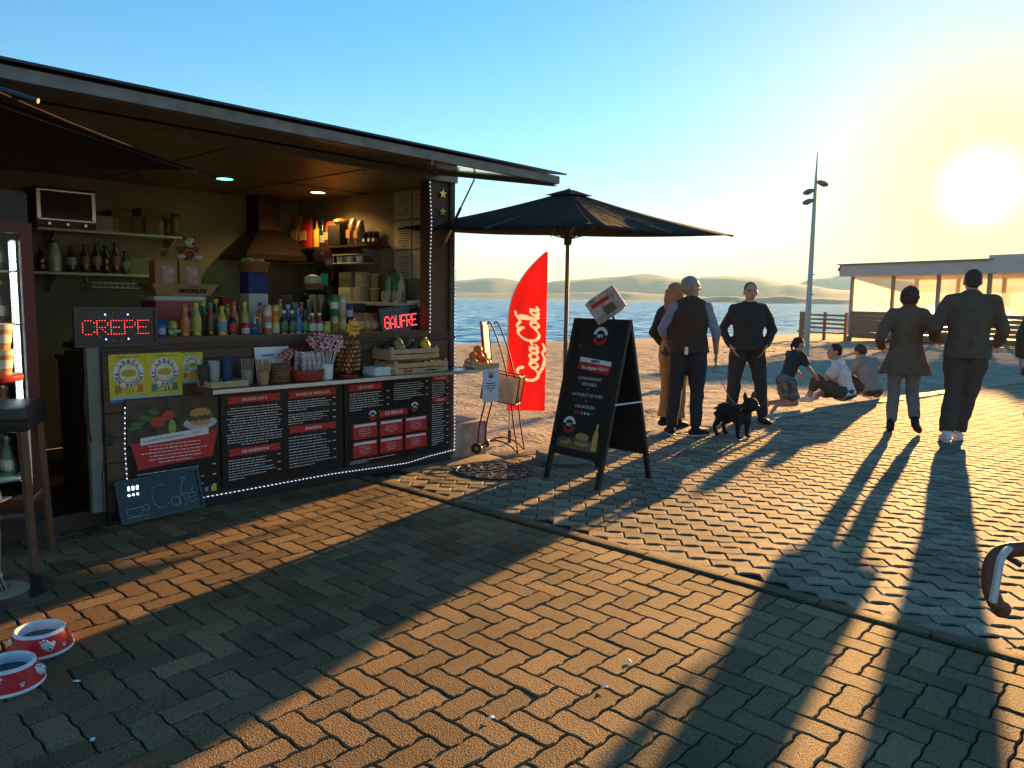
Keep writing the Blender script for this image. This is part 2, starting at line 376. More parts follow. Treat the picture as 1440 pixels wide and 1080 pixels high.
# ---- sea
def sea_mat():
    M = bpy.data.materials.new('sea_water'); M.use_nodes = True; t = M.node_tree; b = t.nodes['Principled BSDF']; L = t.links.new; N = t.nodes.new
    b.inputs['Base Color'].default_value = (.05, .25, .43, 1); b.inputs['Roughness'].default_value = .12; b.inputs['IOR'].default_value = 1.33
    g = N('ShaderNodeNewGeometry'); mp = N('ShaderNodeMapping'); mp.inputs['Scale'].default_value = (.5, 1.2, 1); L(g.outputs['Position'], mp.inputs[0])
    n1 = N('ShaderNodeTexNoise'); n1.inputs['Scale'].default_value = .35; n1.inputs['Detail'].default_value = 9; n1.inputs['Roughness'].default_value = .65; L(mp.outputs[0], n1.inputs['Vector'])
    n2 = N('ShaderNodeTexNoise'); n2.inputs['Scale'].default_value = 1.8; n2.inputs['Detail'].default_value = 4; L(mp.outputs[0], n2.inputs['Vector'])
    ad = N('ShaderNodeMath'); ad.operation = 'MULTIPLY_ADD'; L(n2.outputs['Fac'], ad.inputs[0]); ad.inputs[1].default_value = .35; L(n1.outputs['Fac'], ad.inputs[2])
    sb = N('ShaderNodeVectorMath'); sb.operation = 'SUBTRACT'; L(n1.outputs['Color'], sb.inputs[0]); sb.inputs[1].default_value = (.5, .5, .5)
    s2 = N('ShaderNodeVectorMath'); s2.operation = 'SUBTRACT'; L(n2.outputs['Color'], s2.inputs[0]); s2.inputs[1].default_value = (.5, .5, .5)
    sa = N('ShaderNodeVectorMath'); sa.operation = 'ADD'; L(sb.outputs[0], sa.inputs[0]); L(s2.outputs[0], sa.inputs[1])
    ml = N('ShaderNodeVectorMath'); ml.operation = 'MULTIPLY_ADD'; L(sa.outputs[0], ml.inputs[0]); ml.inputs[1].default_value = (1.1, 1.5, 0); ml.inputs[2].default_value = (0, -.10, 1)
    nm = N('ShaderNodeVectorMath'); nm.operation = 'NORMALIZE'; L(ml.outputs[0], nm.inputs[0]); L(nm.outputs[0], b.inputs['Normal'])
    return M
V, Fc = grid([-9000, -3000, -600, -100, 0, 100, 600, 3000, 12000], [30, 60, 100, 300, 1000, 4000, 16000], lambda a, b: (a, b, -1.05))
tag(MB().add(V, Fc).build('sea', sea_mat(), fix=False), kind='structure')
# ---- hills across the bay
def hill_mat(name, c1, c2, sc):
    M = mat(name, c1, .95, var=.1); t = M.node_tree; b = t.nodes['Principled BSDF']
    g = t.nodes.new('ShaderNodeNewGeometry'); n = t.nodes.new('ShaderNodeTexNoise'); n.inputs['Scale'].default_value = sc; n.inputs['Detail'].default_value = 8
    cr = t.nodes.new('ShaderNodeValToRGB'); cr.color_ramp.elements[0].position = .42; cr.color_ramp.elements[1].position = .62
    cr.color_ramp.elements[0].color = (*c1, 1); cr.color_ramp.elements[1].color = (*c2, 1)
    t.links.new(g.outputs['Position'], n.inputs['Vector']); t.links.new(n.outputs['Fac'], cr.inputs[0]); t.links.new(cr.outputs[0], b.inputs['Base Color']); return M
def interp(x, P):
    if x <= P[0][0]: return P[0][1]
    for (a, ya), (b, yb) in zip(P, P[1:]):
        if x <= b:
            t = (x - a) / (b - a); t = t * t * (3 - 2 * t); return ya + (yb - ya) * t
    return P[-1][1]
def ridge(name, prof, D, depth, m, rough, x0=-500, x1=2000, step=8):
    xs = [x0 + i * step for i in range(int((x1 - x0) / step) + 1)]
    rows = [(-1, 0), (-.75, .22), (-.5, .5), (-.25, .8), (0, 1), (.4, .7), (1, 0)]
    def fn(x, r):
        f, h = r; y = interp(x, prof); top = at(x, y, D); zt = max(top.z, 2)
        zt *= 1 + rough * (noise.noise(Vector((x * .021, D, f * 2))) + .5 * noise.noise(Vector((x * .07, D, f * 3))))
        b = at(x, 425, D); k = (D + f * depth) / D
        n2 = .18 * noise.noise(Vector((x * .03, 7, f * 4))) if abs(f) < 1 and f != 0 else 0
        return (b.x * k, D + f * depth, -1.3 + (zt + 1.3) * max(0, h + n2))
    V, Fc = grid(xs, rows, fn)
    return tag(MB().add(V, Fc).build(name, m, None, 'all', fix=False), kind='structure')
FOREST = hill_mat('hill_forest', (.022, .032, .022), (.055, .06, .045), .004)
FOREST2 = hill_mat('shore_forest', (.025, .036, .022), (.10, .095, .08), .012)
ridge('hills', [(-500, 372), (0, 384), (400, 399), (640, 394), (700, 391), (752, 399), (800, 394), (850, 390), (905, 385), (960, 392), (1010, 388), (1060, 390), (1110, 399), (1190, 408), (1300, 412), (2000, 410)], 8500, 1800, FOREST, .03)
ridge('hills', [(-500, 420), (1040, 420), (1110, 399), (1150, 391), (1185, 387), (1230, 386), (1300, 396), (1400, 400), (2000, 390)], 10500, 1800, FOREST, .03)
ridge('headland', [(-500, 405), (300, 409), (640, 411), (760, 413), (860, 410), (940, 414), (1040, 420), (1200, 421), (2000, 425)], 6500, 700, FOREST2, .12)
ridge('shore', [(-500, 425), (900, 424), (950, 420), (1010, 417), (1060, 418), (1100, 416), (1150, 420), (1200, 421), (1500, 424), (2000, 428)], 4200, 250, FOREST2, .25)
# ================================================================ KIOSK
def KP(x, y, z): return KO + KU * x + KI * y + Vector((0, 0, z))
def ky(px, py, c):
    """kiosk-local (x,z) of a pixel on the plane y=c"""
    d = ray(px, py); t = (c - (CAM - KO).dot(KI)) / d.dot(KI); p = CAM + d * t - KO; return p.dot(KU), p.z
def kx(px, py, c):
    d = ray(px, py); t = (c - (CAM - KO).dot(KU)) / d.dot(KU); p = CAM + d * t - KO; return p.dot(KI), p.z
def kthing(name, x, y, z, label, cat, group=None, rz=0):
    return tag(empty(name, KP(x, y, z), KRZ + rz), label, cat, group)
WOOD = woodmat('brown_wood', (.055, .026, .012), (.13, .062, .028), 4)
DKWOOD = woodmat('dark_wood', (.03, .016, .009), (.07, .036, .018), 4)
PINE = woodmat('pale_wood', (.42, .27, .13), (.58, .40, .21), 5)
CREAM = mat('cream_wall', (.22, .18, .115), .6, var=.15, scale=4)
CEIL = mat('cream_ceiling', (.2, .17, .115), .35, var=.06, scale=3)
ALU = mat('aluminium', (.55, .55, .55), .35, .9, var=.08)
STEEL = mat('steel', (.5, .5, .5), .25, 1.0, var=.1)
BLACK = mat('black_plastic', (.014, .014, .015), .4)
BLKSAT = mat('black_print', (.008, .008, .009), .35, spec=.4)
WHITE = mat('white_plastic', (.75, .75, .73), .4, var=.04)
PAPER = mat('paper', (.78, .78, .78), .8, var=.04)
REDP = mat('red_print', (.55, .02, .018), .45)
INK = mat('white_ink', (.75, .73, .70), .6, var=.03)
GLASS = mat('clear_glass', (.9, .95, .95), .03, trans=1.0, var=0)
def led(name, col, s): return mat(name, (.02, .02, .02), .5, emit=col, es=s)
LEDR = led('red_led', (1, .04, .04), 1.2); LEDB = led('blue_led', (.08, .1, 1), 4); LEDW = led('white_led', (.75, .8, 1), .7); LEDOFF = mat('unlit_led', (.7, .7, .65), .3)
KL, KD, KH = -4.6, 2.35, 2.43
kiosk = tag(empty('snack_kiosk', KO, KRZ), 'brown wooden snack kiosk with raised front hatch and lit cream interior', 'kiosk')
def part(name, mats, fn, parent=None, smooth=False):
    b = MB(); fn(b); return b.build(name, mats, parent or kiosk, smooth)
part('floor', DKWOOD, lambda b: b.box(((KL) / 2, KD / 2 + .03, .05), (-KL - .02, KD - .1, .1)))
part('base', mat('base_block', (.06, .055, .05), .9), lambda b: b.box((KL / 2, KD / 2 + .1, -.3), (-KL - .1, KD - .16, .6)))
part('back_wall', CREAM, lambda b: b.box((KL / 2, KD + .03, KH / 2 + .05), (-KL, .06, KH - .1)))
part('side_wall', CREAM, lambda b: b.box((.0 - .03, KD / 2 + .13, KH / 2 + .05), (.06, KD - .26, KH - .1)))
part('side_wall', CREAM, lambda b: b.box((KL + .03, KD / 2, KH / 2 + .05), (.06, KD, KH - .1)))
part('outer_cladding', WOOD, lambda b: [b.box((.012, KD / 2 + .14, .1 + .2 * i + .098), (.024, KD - .26, .192)) for i in range(12)])
cl = part('ceiling', CEIL, lambda b: b.box((KL / 2, KD / 2 + .0, KH + .03), (-KL - .01, KD + .1, .06)))
for xj in (-3.2, -2.05, -.95): part('ceiling_seam', BLACK, lambda b: b.box((xj, KD / 2, KH - .002), (.012, KD, .006)), cl)
part('ceiling_seam', BLACK, lambda b: b.box((KL / 2, 1.15, KH - .002), (-KL, .01, .006)), cl)
part('roof', mat('roof_sheet', (.12, .12, .12), .5), lambda b: b.prism([(-.12, 2.51), (KD + .15, 2.495), (KD + .15, 2.56), (-.12, 2.585)], 'x', KL - .1, .08))
# raised hatch: underside panel, frame, trim
HZ0, HZ1, HL = 2.50, 2.30, 1.32
def hatch(b):
    b.prism([(-.03, HZ0), (-HL, HZ1), (-HL, HZ1 + .03), (-.03, HZ0 + .03)], 'x', KL - .1, -.24)
hp = part('hatch_panel', mat('hatch_laminate', (.07, .062, .05), .14, var=.1, scale=2, coat=.5), hatch)
part('hatch_front_frame', mat('weathered_aluminium', (.20, .18, .16), .6, .3, var=.3, scale=9), lambda b: b.prism([(-HL - .03, HZ1 - .012), (-HL + .0, HZ1 - .012), (-HL + .0, HZ1 + .05), (-HL - .03, HZ1 + .04)], 'x', KL - .1, -.215))
part('hatch_side_frame', ALU, lambda b: b.prism([(-.06, HZ0 - .03), (-HL, HZ1 - .03), (-HL, HZ1 + .045), (-.06, HZ0 + .045)], 'x', -.238, -.21))
part('drip_edge', BLACK, lambda b: b.prism([(-HL - .06, HZ1 + .052), (-.0, HZ0 + .065), (-.0, HZ0 + .085), (-HL - .06, HZ1 + .064)], 'x', KL - .15, -.17))
for xx in (-.13,): part('gas_strut', STEEL, lambda b: (b.tube([(xx, .02, 1.86), (xx, -.22, 2.2)], .012), b.tube([(xx, -.22, 2.2), (xx, -.38, 2.42)], .007)))
part('corner_post', WOOD, lambda b: b.rbox((-.14, .07, 1.25), (.27, .12, 2.42), .008))
part('post_trim', DKWOOD, lambda b: b.box((-.03, .0, 1.25), (.055, .03, 2.4)))
part('door_post', mat('grey_post', (.2, .185, .16), .6), lambda b: b.rbox((-2.97, .0, .66), (.07, .05, 1.1), .004))
part('cable', BLACK, lambda b: (b.tube([(-2.93, -.035, 1.1), (-2.94, -.04, .8), (-2.92, -.04, .6), (-2.95, -.04, .35), (-2.95, -.04, .12)], .004, 5), b.tube([(-3.01, -.02, 1.0), (-3.03, -.03, .75), (-3.0, -.03, .55)], .005, 5)))
part('wall_plug', BLACK, lambda b: b.rbox((-2.91, -.045, .55), (.05, .03, .06), .006))
# counter: wooden front, worktop, customer ledge, menu panels
part('counter_front', WOOD, lambda b: [b.box((-1.46, .02, .165 + .155 * i), (2.9, .04, .15)) for i in range(7)])
part('counter_side', WOOD, lambda b: b.box((-2.92, .3, .58), (.03, .56, .98)))
part('worktop', DKWOOD, lambda b: b.rbox((-1.46, .29, 1.105), (2.96, .6, .04), .006))
part('ledge', mat('ledge_laminate', (.09, .06, .04), .3), lambda b: b.rbox((-1.17, -.155, .828), (2.4, .31, .03), .004))
part('ledge_trim', ALU, lambda b: b.box((-1.17, -.313, .829), (2.4, .006, .026)))
part('skirting', BLACK, lambda b: b.box((-1.46, .03, .05), (2.9, .05, .1)))
PX = [(-2.80, -2.19), (-2.18, -1.18), (-1.17, -.05)]
MZ0, MZ1 = .10, .79
def flat(name, m, quads, parent, y):
    b = MB()
    for x0, z0, x1, z1 in quads: b.quad((x0, y, z0), (x1, y, z0), (x1, y, z1), (x0, y, z1))
    return b.build(name, m, parent)
panels = [part('menu_panel', BLKSAT, lambda b: b.box(((x0 + x1) / 2, -.012, (MZ0 + MZ1) / 2), (x1 - x0 - .006, .016, MZ1 - MZ0))) for x0, x1 in PX]
Yp = -.0225
XA, ZA = (1, 0, 0), (0, 0, 1)
def banner(parent, x0, x1, z, txt, h=.05, notch=.014, size=None):
    b = MB(); y = Yp
    b.add([(x0, y, z), (x1, y, z), (x1 - notch, y, z + h / 2), (x1, y, z + h), (x0, y, z + h), (x0 + notch, y, z + h / 2)], [(0, 1, 2, 3, 4, 5)])
    o = b.build('banner', REDP, parent)
    if txt:
        t = MB(); put_text(t, txt, size or h * .55, ((x0 + x1) / 2, y - .002, z + h * .3), XA, ZA, bold=.0008); t.build('lettering', INK, o)
    return o
def lines(parent, x0, x1, ztop, n, dz=.017, h=.0055, price=False, center=False, seed=0):
    rn = random.Random(seed + int(x0 * 1000)); q = []
    for i in range(n):
        z = ztop - i * dz; w = (x1 - x0) * (rn.uniform(.72, .98) if i < n - 1 else rn.uniform(.3, .7))
        xa = x0 + ((x1 - x0) - w) / 2 if center else x0; x = xa
        while x < xa + w - .006:
            l = min(rn.uniform(.010, .036), xa + w - x); q.append((x, z, x + l, z + h * rn.uniform(.75, 1.1))); x += l + .006
        if price and i % 3 == 0: q.append((x1 + .004, z, x1 + .03, z + h * 1.2))
    return tag(flat('small_print', INK, q, parent, Yp - .0005), kind='stuff')
# panel 1: photograph of produce and burger, red blurb, small print
p1 = panels[0]
ph = flat('picture_ground', mat('picture_brown', (.05, .035, .025), .4, var=.6, scale=14), [(-2.79, .50, -2.20, .785)], p1, Yp)
def relief(name, m, fn, par): b = MB(); fn(b); return b.build(name, m, par, True)
SQ = Matrix.Diagonal((1, .06, 1))
def disc2(b, x, z, rx, rz, lay): b.prism([(x + rx * cos(2 * pi * i / 20), z + rz * sin(2 * pi * i / 20)) for i in range(20)], 'y', Yp - .001 * lay, Yp - .001 * lay - .0008)
relief('plate_print', colmat((.5, .5, .52)), lambda b: disc2(b, -2.32, .595, .115, .045, 1), ph)
relief('bun_print', colmat((.5, .27, .10)), lambda b: (disc2(b, -2.32, .66, .075, .035, 3), disc2(b, -2.32, .60, .07, .022, 2)), ph)
relief('filling_print', colmat((.12, .10, .03)), lambda b: [disc2(b, -2.39 + i * .02, .622 + (i % 2) * .012, .018, .014, 4) for i in range(8)], ph)
relief('tomato_print', colmat((.45, .06, .02)), lambda b: (disc2(b, -2.60, .63, .045, .035, 2), disc2(b, -2.53, .665, .04, .032, 1)), ph)
relief('pepper_print', colmat((.20, .38, .08)), lambda b: disc2(b, -2.51, .585, .025, .05, 3), ph)
relief('leaf_print', colmat((.06, .16, .03)), lambda b: [disc2(b, -2.76 + .018 * i, .60 + .012 * i + .02 * sin(i * 2), .026, .011, 1 + i % 3) for i in range(9)], ph)
b = MB(); b.add([(-2.775, Yp - .006, .505), (-2.205, Yp - .006, .545), (-2.245, Yp - .006, .36), (-2.735, Yp - .006, .335)], [(0, 1, 2, 3)]); blurb = b.build('red_blurb', REDP, p1)
lines(blurb, -2.72, -2.27, .475, 6, .022, .006, center=True).location.y = -.0075
b = MB(); b.add([(-2.715, Yp - .008, .49), (-2.27, Yp - .008, .515), (-2.27, Yp - .008, .562), (-2.715, Yp - .008, .537)], [(0, 1, 2, 3)]); wl = b.build('white_strip', INK, p1)
t = MB(); put_text(t, 'Le véritable Pan Bagnat niçois .......... 7,50 €', .0215, (-2.70, Yp - .0095, .508), Vector((1, 0, .056)), ZA, align='LEFT'); t.build('lettering', BLKSAT, wl)
lines(p1, -2.74, -2.25, .30, 7, .024, .006, price=True, seed=3)
for i, c in enumerate(((.35, .05, .25), (.05, .12, .40), (.65, .55, .02))):
    relief('social_icon', colmat(c), lambda b: b.rbox((-2.345 + i * .052, Yp - .002, .135), (.038, .004, .038), .004), p1)
t = MB(); put_text(t, 'f', .036, (-2.293, Yp - .0055, .122), XA, ZA, bold=.001); t.build('lettering', INK, p1)
# panel 2
p2 = panels[1]
banner(p2, -2.13, -1.72, .70, 'SALADES 9,50 €'); banner(p2, -1.66, -1.24, .70, 'BURGER ET AMERICAIN'); banner(p2, -2.13, -1.72, .335, 'LES SANDWICHS'); banner(p2, -1.66, -1.24, .44, 'SNACKING')
lines(p2, -2.15, -1.70, .665, 15, .0185, center=True); lines(p2, -1.66, -1.28, .675, 5, price=True, seed=1); lines(p2, -1.66, -1.28, .575, 5, price=True, seed=2)
lines(p2, -2.13, -1.76, .30, 8, .019, price=True, seed=4); lines(p2, -1.66, -1.28, .405, 11, .022, price=True, seed=5)
# panel 3
p3 = panels[2]
banner(p3, -1.13, -.80, .71, 'LES PANINIS'); banner(p3, -.27, -.065, .735, 'LES DESSERTS', .042, size=.02); banner(p3, -.27, -.065, .545, 'BOISSONS', .042, size=.02); banner(p3, -.84, -.53, .475, 'LES MENUS', .055, size=.038)
lines(p3, -1.12, -.76, .685, 8, .0185, price=True, seed=6); lines(p3, -.68, -.34, .735, 8, .0185, price=True, seed=7)
lines(p3, -.265, -.1, .715, 8, .018, price=True, seed=8); lines(p3, -.265, -.1, .525, 19, .0195, price=True, seed=9); lines(p3, -1.12, -.6, .145, 2, .016)
for i in range(3):
    for j in range(2):
        x = -1.09 + i * .265; z = .32 - j * .145
        c = flat('menu_card', REDP, [(x, z, x + .235, z + .125)], p3, Yp); flat('card_title', INK, [(x + .01, z + .098, x + .225, z + .118)], c, Yp - .001)
        lines(c, x + .05, x + .185, z + .075, 4, .017, .004, center=True, seed=i * 5 + j)
def emblem(parent, x, z, r, y):
    o = flat('emblem', BLKSAT, [(x - r, z - r, x + r, z + r)], parent, y)
    def arc(a0, a1, r0, r1, n=14): return [(x + r0 * cos(a0 + (a1 - a0) * i / n), z + r0 * sin(a0 + (a1 - a0) * i / n)) for i in range(n + 1)] + [(x + r1 * cos(a1 - (a1 - a0) * i / n), z + r1 * sin(a1 - (a1 - a0) * i / n)) for i in range(n + 1)]
    b = MB(); b.prism(arc(rad(15), rad(165), r * .98, r * .6), 'y', y - .001, y - .002); b.build('emblem_arch', INK, o)
    b = MB(); b.prism(arc(rad(195), rad(345), r * .95, r * .5), 'y', y - .001, y - .002); b.build('emblem_bowl', REDP, o)
    t = MB(); put_text(t, "M'S", r * .55, (x, y - .0025, z - r * .2), XA, ZA, bold=.001); t.build('lettering', INK, o); return o
emblem(p3, -.90, .50, .042, Yp); emblem(p3, -.46, .53, .042, Yp)
# posters on the wooden front
def poster(xp0, yp0, xp1, yp1, year, boxc, z_off, lab, lean=0):
    xa, za = ky(xp0, yp1, -.01); xb, zb = ky(xp1, yp0, -.01); w, h = xb - xa, zb - za
    o = tag(MB().box((0, 0, h / 2), (w, .003, h)).build('poster', colmat((.62, .53, .03), .35), None, False, KP((xa + xb) / 2, -.006 - z_off, za), KRZ), lab, 'poster')
    o.rotation_euler.y = lean
    y = -.0025
    def dsc(nm, m, r, dz, yy): b = MB(); b.prism([(r * cos(2 * pi * i / 28), h * .60 + dz + r * sin(2 * pi * i / 28)) for i in range(28)], 'y', yy, yy - .0006); return b.build(nm, m, o)
    dsc('white_ring', INK, w * .40, 0, y); dsc('dark_ring', colmat((.10, .02, .02)), w * .27, 0, y - .001); dsc('inner_disc', colmat((.7, .66, .5)), w * .25, 0, y - .002)
    b = MB(); b.prism([(w * .2 * cos(2 * pi * i / 20), h * .60 + w * .10 * sin(2 * pi * i / 20)) for i in range(20)], 'y', y - .003, y - .0036); b.build('sandwich_print', colmat((.50, .33, .03)), o)
    for txt, sg, rr in (('LABEL', 1, .325), ('PAN BAGNAT', -1, .335)):
        t = MB(); n = len(txt); sp = rad(24)if sg > 0 else rad(19)
        for i, ch in enumerate(txt):
            a = pi / 2 - (i - (n - 1) / 2) * sp if sg > 0 else -pi / 2 + (i - (n - 1) / 2) * sp
            r2 = w * rr; ux = Vector((sin(a), 0, -cos(a))) * sg; uy = Vector((cos(a), 0, sin(a))) * sg
            put_text(t, ch, w * .135, Vector((r2 * cos(a), y - .0045, h * .60 + r2 * sin(a))) - uy * w * .045, ux, uy, bold=.0006)
        t.build('lettering', colmat((.10, .02, .02)), o)
    bx = flat('year_box', boxc, [(-w * .36, h * .19, w * .36, h * .345)], o, y)
    t = MB(); put_text(t, year, h * .17, (0, y - .001, h * .205), XA, ZA, bold=.002); t.build('year', colmat((.72, .60, .05)), bx)
    flat('foot_band', colmat((.05, .18, .42)), [(-w * .5, 0, w * .5, h * .055)], o, y); flat('pale_band', colmat((.35, .5, .6)), [(-w * .5, h * .055, w * .5, h * .11)], o, y)
    t = MB(); put_text(t, 'Cet établissement a reçu le', h * .05, (0, y - .001, h * .93), XA, ZA); t.build('lettering', colmat((.05, .04, .02)), o)
poster(155, 497, 207, 567, '2018', colmat((.42, .16, .04)), 0, 'yellow sandwich poster with a brown year box reading 2018')
poster(207, 495, 255, 564, '2019', colmat((.03, .20, .22)), .003, 'yellow sandwich poster with a teal year box reading 2019')
poster(255, 495, 285, 541, '2020', colmat((.42, .16, .04)), 0, 'small yellow sandwich poster reading 2020 next to two larger ones')
# rope lights
def rope(pts, name, lab, step=.032, w=.0032):
    P = [Vector(p) for p in pts]
    r = tag(MB().tube(P, .005, 6).build(name, mat('clear_sleeve', (.5, .5, .5), .2, alpha=.35), None, True, KO, KRZ), lab, 'rope light')
    b = MB(); acc = 0
    for a, c in zip(P, P[1:]):
        L = (c - a).length; s = acc
        while s < L: q = a + (c - a) * (s / L); b.box(q, (w * 1.4, w * 2.6, w * 1.4)); s += step
        acc = s - L
    tag(b.build('led_chips', LEDW, r), kind='stuff')
rope([(-.30, -.02, 2.47), (-.285, -.03, 2.1), (-.29, -.02, 1.7), (-.285, -.02, 1.3), (-.29, -.02, 1.15)], 'rope_light', 'white rope light hanging down the inner edge of the corner post')
rope([(-.005, -.035, 1.7), (-.005, -.035, 1.2), (-.005, -.035, .6), (-.005, -.035, .1)], 'rope_light', 'white rope light on the outer edge of the corner post')
rope([(-2.80, -.03, .74), (-2.81, -.03, .5), (-2.80, -.03, .12)], 'rope_light', 'white rope light down the left side of the burger menu panel')
rope([(-2.8, -.035, .09), (-2.1, -.035, .085), (-1.3, -.035, .085), (-.9, -.035, .07), (-.55, -.035, .06), (-.3, -.035, .085), (-.005, -.035, .10)], 'rope_light', 'white rope light sagging along the bottom of the menu panels')
# ceiling lamps
def downlight(px, py, col, lab, power):
    d = ray(px, py); t = (KH - .012 - CH) / d.z; p = CAM + d * t; l = p - KO; x, y = l.dot(KU), l.dot(KI)
    o = kthing('ceiling_lamp', x, y, KH - .012, lab, 'lamp')
    b = MB(); b.lathe([(.085, 0), (.085, .01), (.07, .012), (.068, .0)], n=24, cap=False); b.build('rim', STEEL, o)
    b = MB(); b.lathe([(.066, .002), (.066, .006)], n=24); b.build('diffuser', led('lamp_' + lab[:6], col, 2.2), o)
    ld = bpy.data.lights.new('ceiling_lamp', 'SPOT'); ld.energy = power; ld.color = col; ld.spot_size = rad(150); ld.spot_blend = .6; ld.shadow_soft_size = .06
    lo = bpy.data.objects.new('lamp_light', ld); COL.objects.link(lo); lo.parent = o; lo.location = (0, 0, -.03)
downlight(316, 252, (.08, 1, .35), 'green glowing round lamp in the kiosk ceiling', .8)
downlight(447, 271, (1, .58, .18), 'amber glowing round lamp in the kiosk ceiling', 9.0)
# ---- LED signs
FONT = {'C': ['01110', '10001', '10000', '10000', '10000', '10001', '01110'], 'R': ['11110', '10001', '10001', '11110', '10100', '10010', '10001'], 'E': ['11111', '10000', '10000', '11110', '10000', '10000', '11111'],
        'P': ['11110', '10001', '10001', '11110', '10000', '10000', '10000'], 'G': ['01110', '10001', '10000', '10111', '10001', '10001', '01110'], 'A': ['00100', '01010', '10001', '10001', '11111', '10001', '10001'],
        'U': ['10001', '10001', '10001', '10001', '10001', '10001', '01110'], 'F': ['11111', '10000', '10000', '11110', '10000', '10000', '10000']}
def led_sign(x, y, z, w, h, label, rz=0, lean=0, tilt=0):
    o = kthing('led_sign', x, y, z, label, 'sign', rz=rz); o.rotation_euler.x = lean; o.rotation_euler.y = tilt
    b = MB(); b.rbox((0, 0, h / 2), (w, .02, h), .004); b.build('panel', mat('sign_face', (.006, .012, .02), .25), o)
    b = MB()
    for q in ((0, h - .008, w, .016), (0, .008, w, .016)): b.box((q[0], -.008, q[1]), (q[2], .026, q[3]))
    for sx in (-1, 1): b.box((sx * (w / 2 - .008), -.008, h / 2), (.016, .0255, h - .032))
    b.build('frame', mat('sign_frame', (.02, .032, .045), .35), o)
    return o
def dots(o, name, m, pts, r=.0027):
    b = MB()
    for x, z in pts: b.ball((x, -.012, z), (r, r, r), 6, 4)
    return tag(b.build(name, m, o), kind='stuff')
def word(txt, x0, z0, ww, hh, slant=0):
    P = []; n = len(txt); cw = ww / n
    for i, ch in enumerate(txt):
        for r, row in enumerate(FONT[ch]):
            for c, v in enumerate(row):
                if v == '1': zz = hh * (6 - r) / 6; P.append((x0 + i * cw + c * cw * .78 / 4 + slant * zz, z0 + zz))
    return P
def oval(w, h, n, cz): return [(w * cos(2 * pi * i / n), cz + h * sin(2 * pi * i / n)) for i in range(n)]
xa, za = ky(104, 489, -.02); xb, zb = ky(219, 432, -.02); w, h = xb - xa, zb - za
s1 = led_sign((xa + xb) / 2, -.02, za, w, h, 'dark LED sign spelling CREPE in red dots above the yellow posters')
dots(s1, 'red_dots', LEDR, word('CREPE', -w * .40, h * .32, w * .82, h * .34)); ov = oval(w * .27, h * .36, 18, h * .5)
dots(s1, 'blue_dots', LEDB, [p for i, p in enumerate(ov) if i in (3, 6, 12, 15)], .005); dots(s1, 'pale_dots', LEDOFF, [p for i, p in enumerate(ov) if i not in (3, 6, 12, 15)], .003)
xa, za = ky(538, 481, .12); xb, zb = ky(594, 440, .12); w, h = .42, .245
s2 = led_sign((xa + xb) / 2, .14, 1.127, w, h, 'black LED sign spelling GAUFRE in red dots on the counter', lean=-.12, tilt=-.09)
dots(s2, 'red_dots', LEDR, word('GAUFRE', -w * .40, h * .30, w * .84, h * .38, .1), .0048)
dots(s2, 'pale_dots', LEDOFF, [(-w * .42 + w * .84 * i / 11, h * k) for i in range(12) for k in (.1, .9)], .004)
w, h = .53, .27
s3 = led_sign(-2.62, -.115, .035, w, h, 'unlit dark LED sign with a coffee cup and Café leaning on the kiosk base', lean=-.28, tilt=-.03)
cup = [(-.17 + .055 * cos(a), .085 + .05 * sin(a)) for a in [pi + pi * i / 12 for i in range(13)]] + [(-.225 + .11 * i / 9, .085) for i in range(10)] + [(-.22 + .12 * i / 10, .03) for i in range(11)] + [(-.105 + .02 * cos(a), .075 + .02 * sin(a)) for a in [-pi / 2 + pi * i / 6 for i in range(7)]]
Cc = [(-.0 + .055 * cos(a), .13 + .075 * sin(a)) for a in [rad(50) + rad(260) * i / 20 for i in range(21)]]
aa = [(.085 + .026 * cos(2 * pi * i / 12), .08 + .028 * sin(2 * pi * i / 12)) for i in range(12)] + [(.113, .055 + .06 * i / 6) for i in range(6)]
ff = [(.14 + .012 * sin(i * .5), .03 + .17 * i / 15) for i in range(16)] + [(.155 + .012 * cos(a), .2 + .02 * sin(a)) for a in [pi * i / 6 for i in range(7)]] + [(.125 + .045 * i / 4, .115) for i in range(5)]
ee = [(.195 + .026 * cos(a), .085 + .03 * sin(a)) for a in [rad(320) * i / 13 for i in range(14)]] + [(.17 + .05 * i / 5, .085) for i in range(5)] + [(.2 + .006 * i, .13 + .008 * i) for i in range(4)]
dots(s3, 'pale_dots', LEDOFF, cup + Cc + aa + ff + ee, .0028)
dots(s3, 'white_dots', led('bright_led', (.8, .85, 1), 5), [(-.19 + .026 * i + .004 * j, .17 + .035 * j) for i in range(3) for j in (0, 1, 1.35)], .006)
# ================================================================ KIOSK STOCK
def bottle(px, y, z0, h, r, body, label, cap, lab, group=None, name='bottle', neck=.42, clear=False):
    """drink bottle with shoulder, label sleeve and cap, standing at kiosk depth y under pixel column px"""
    x = ky(px, 440, y)[0]
    o = kthing(name, x, y, z0, lab, 'bottle', group)
    m = mat('glassy_%s' % str(body), body, .12, var=.05, trans=.35 if clear else 0, coat=.4)
    MB().lathe([(r * .82, 0), (r, .008), (r, h * .18), (r * .93, h * .24), (r, h * .30), (r, h * .58), (r * .8, h * .70), (r * neck, h * .82), (r * neck, h * .9)], n=14).build('body', m, o, True)
    if label: MB().lathe([(r * 1.015, h * .27), (r * 1.02, h * .28), (r * 1.02, h * .56), (r * 1.01, h * .57)], n=14, cap=False).build('label', colmat(label, .4), o, True)
    MB().lathe([(r * neck * 1.2, h * .9), (r * neck * 1.25, h * .91), (r * neck * 1.2, h * .995), (r * neck * 1.0, h)], n=12).build('cap', colmat(cap, .4), o, True)
    return o
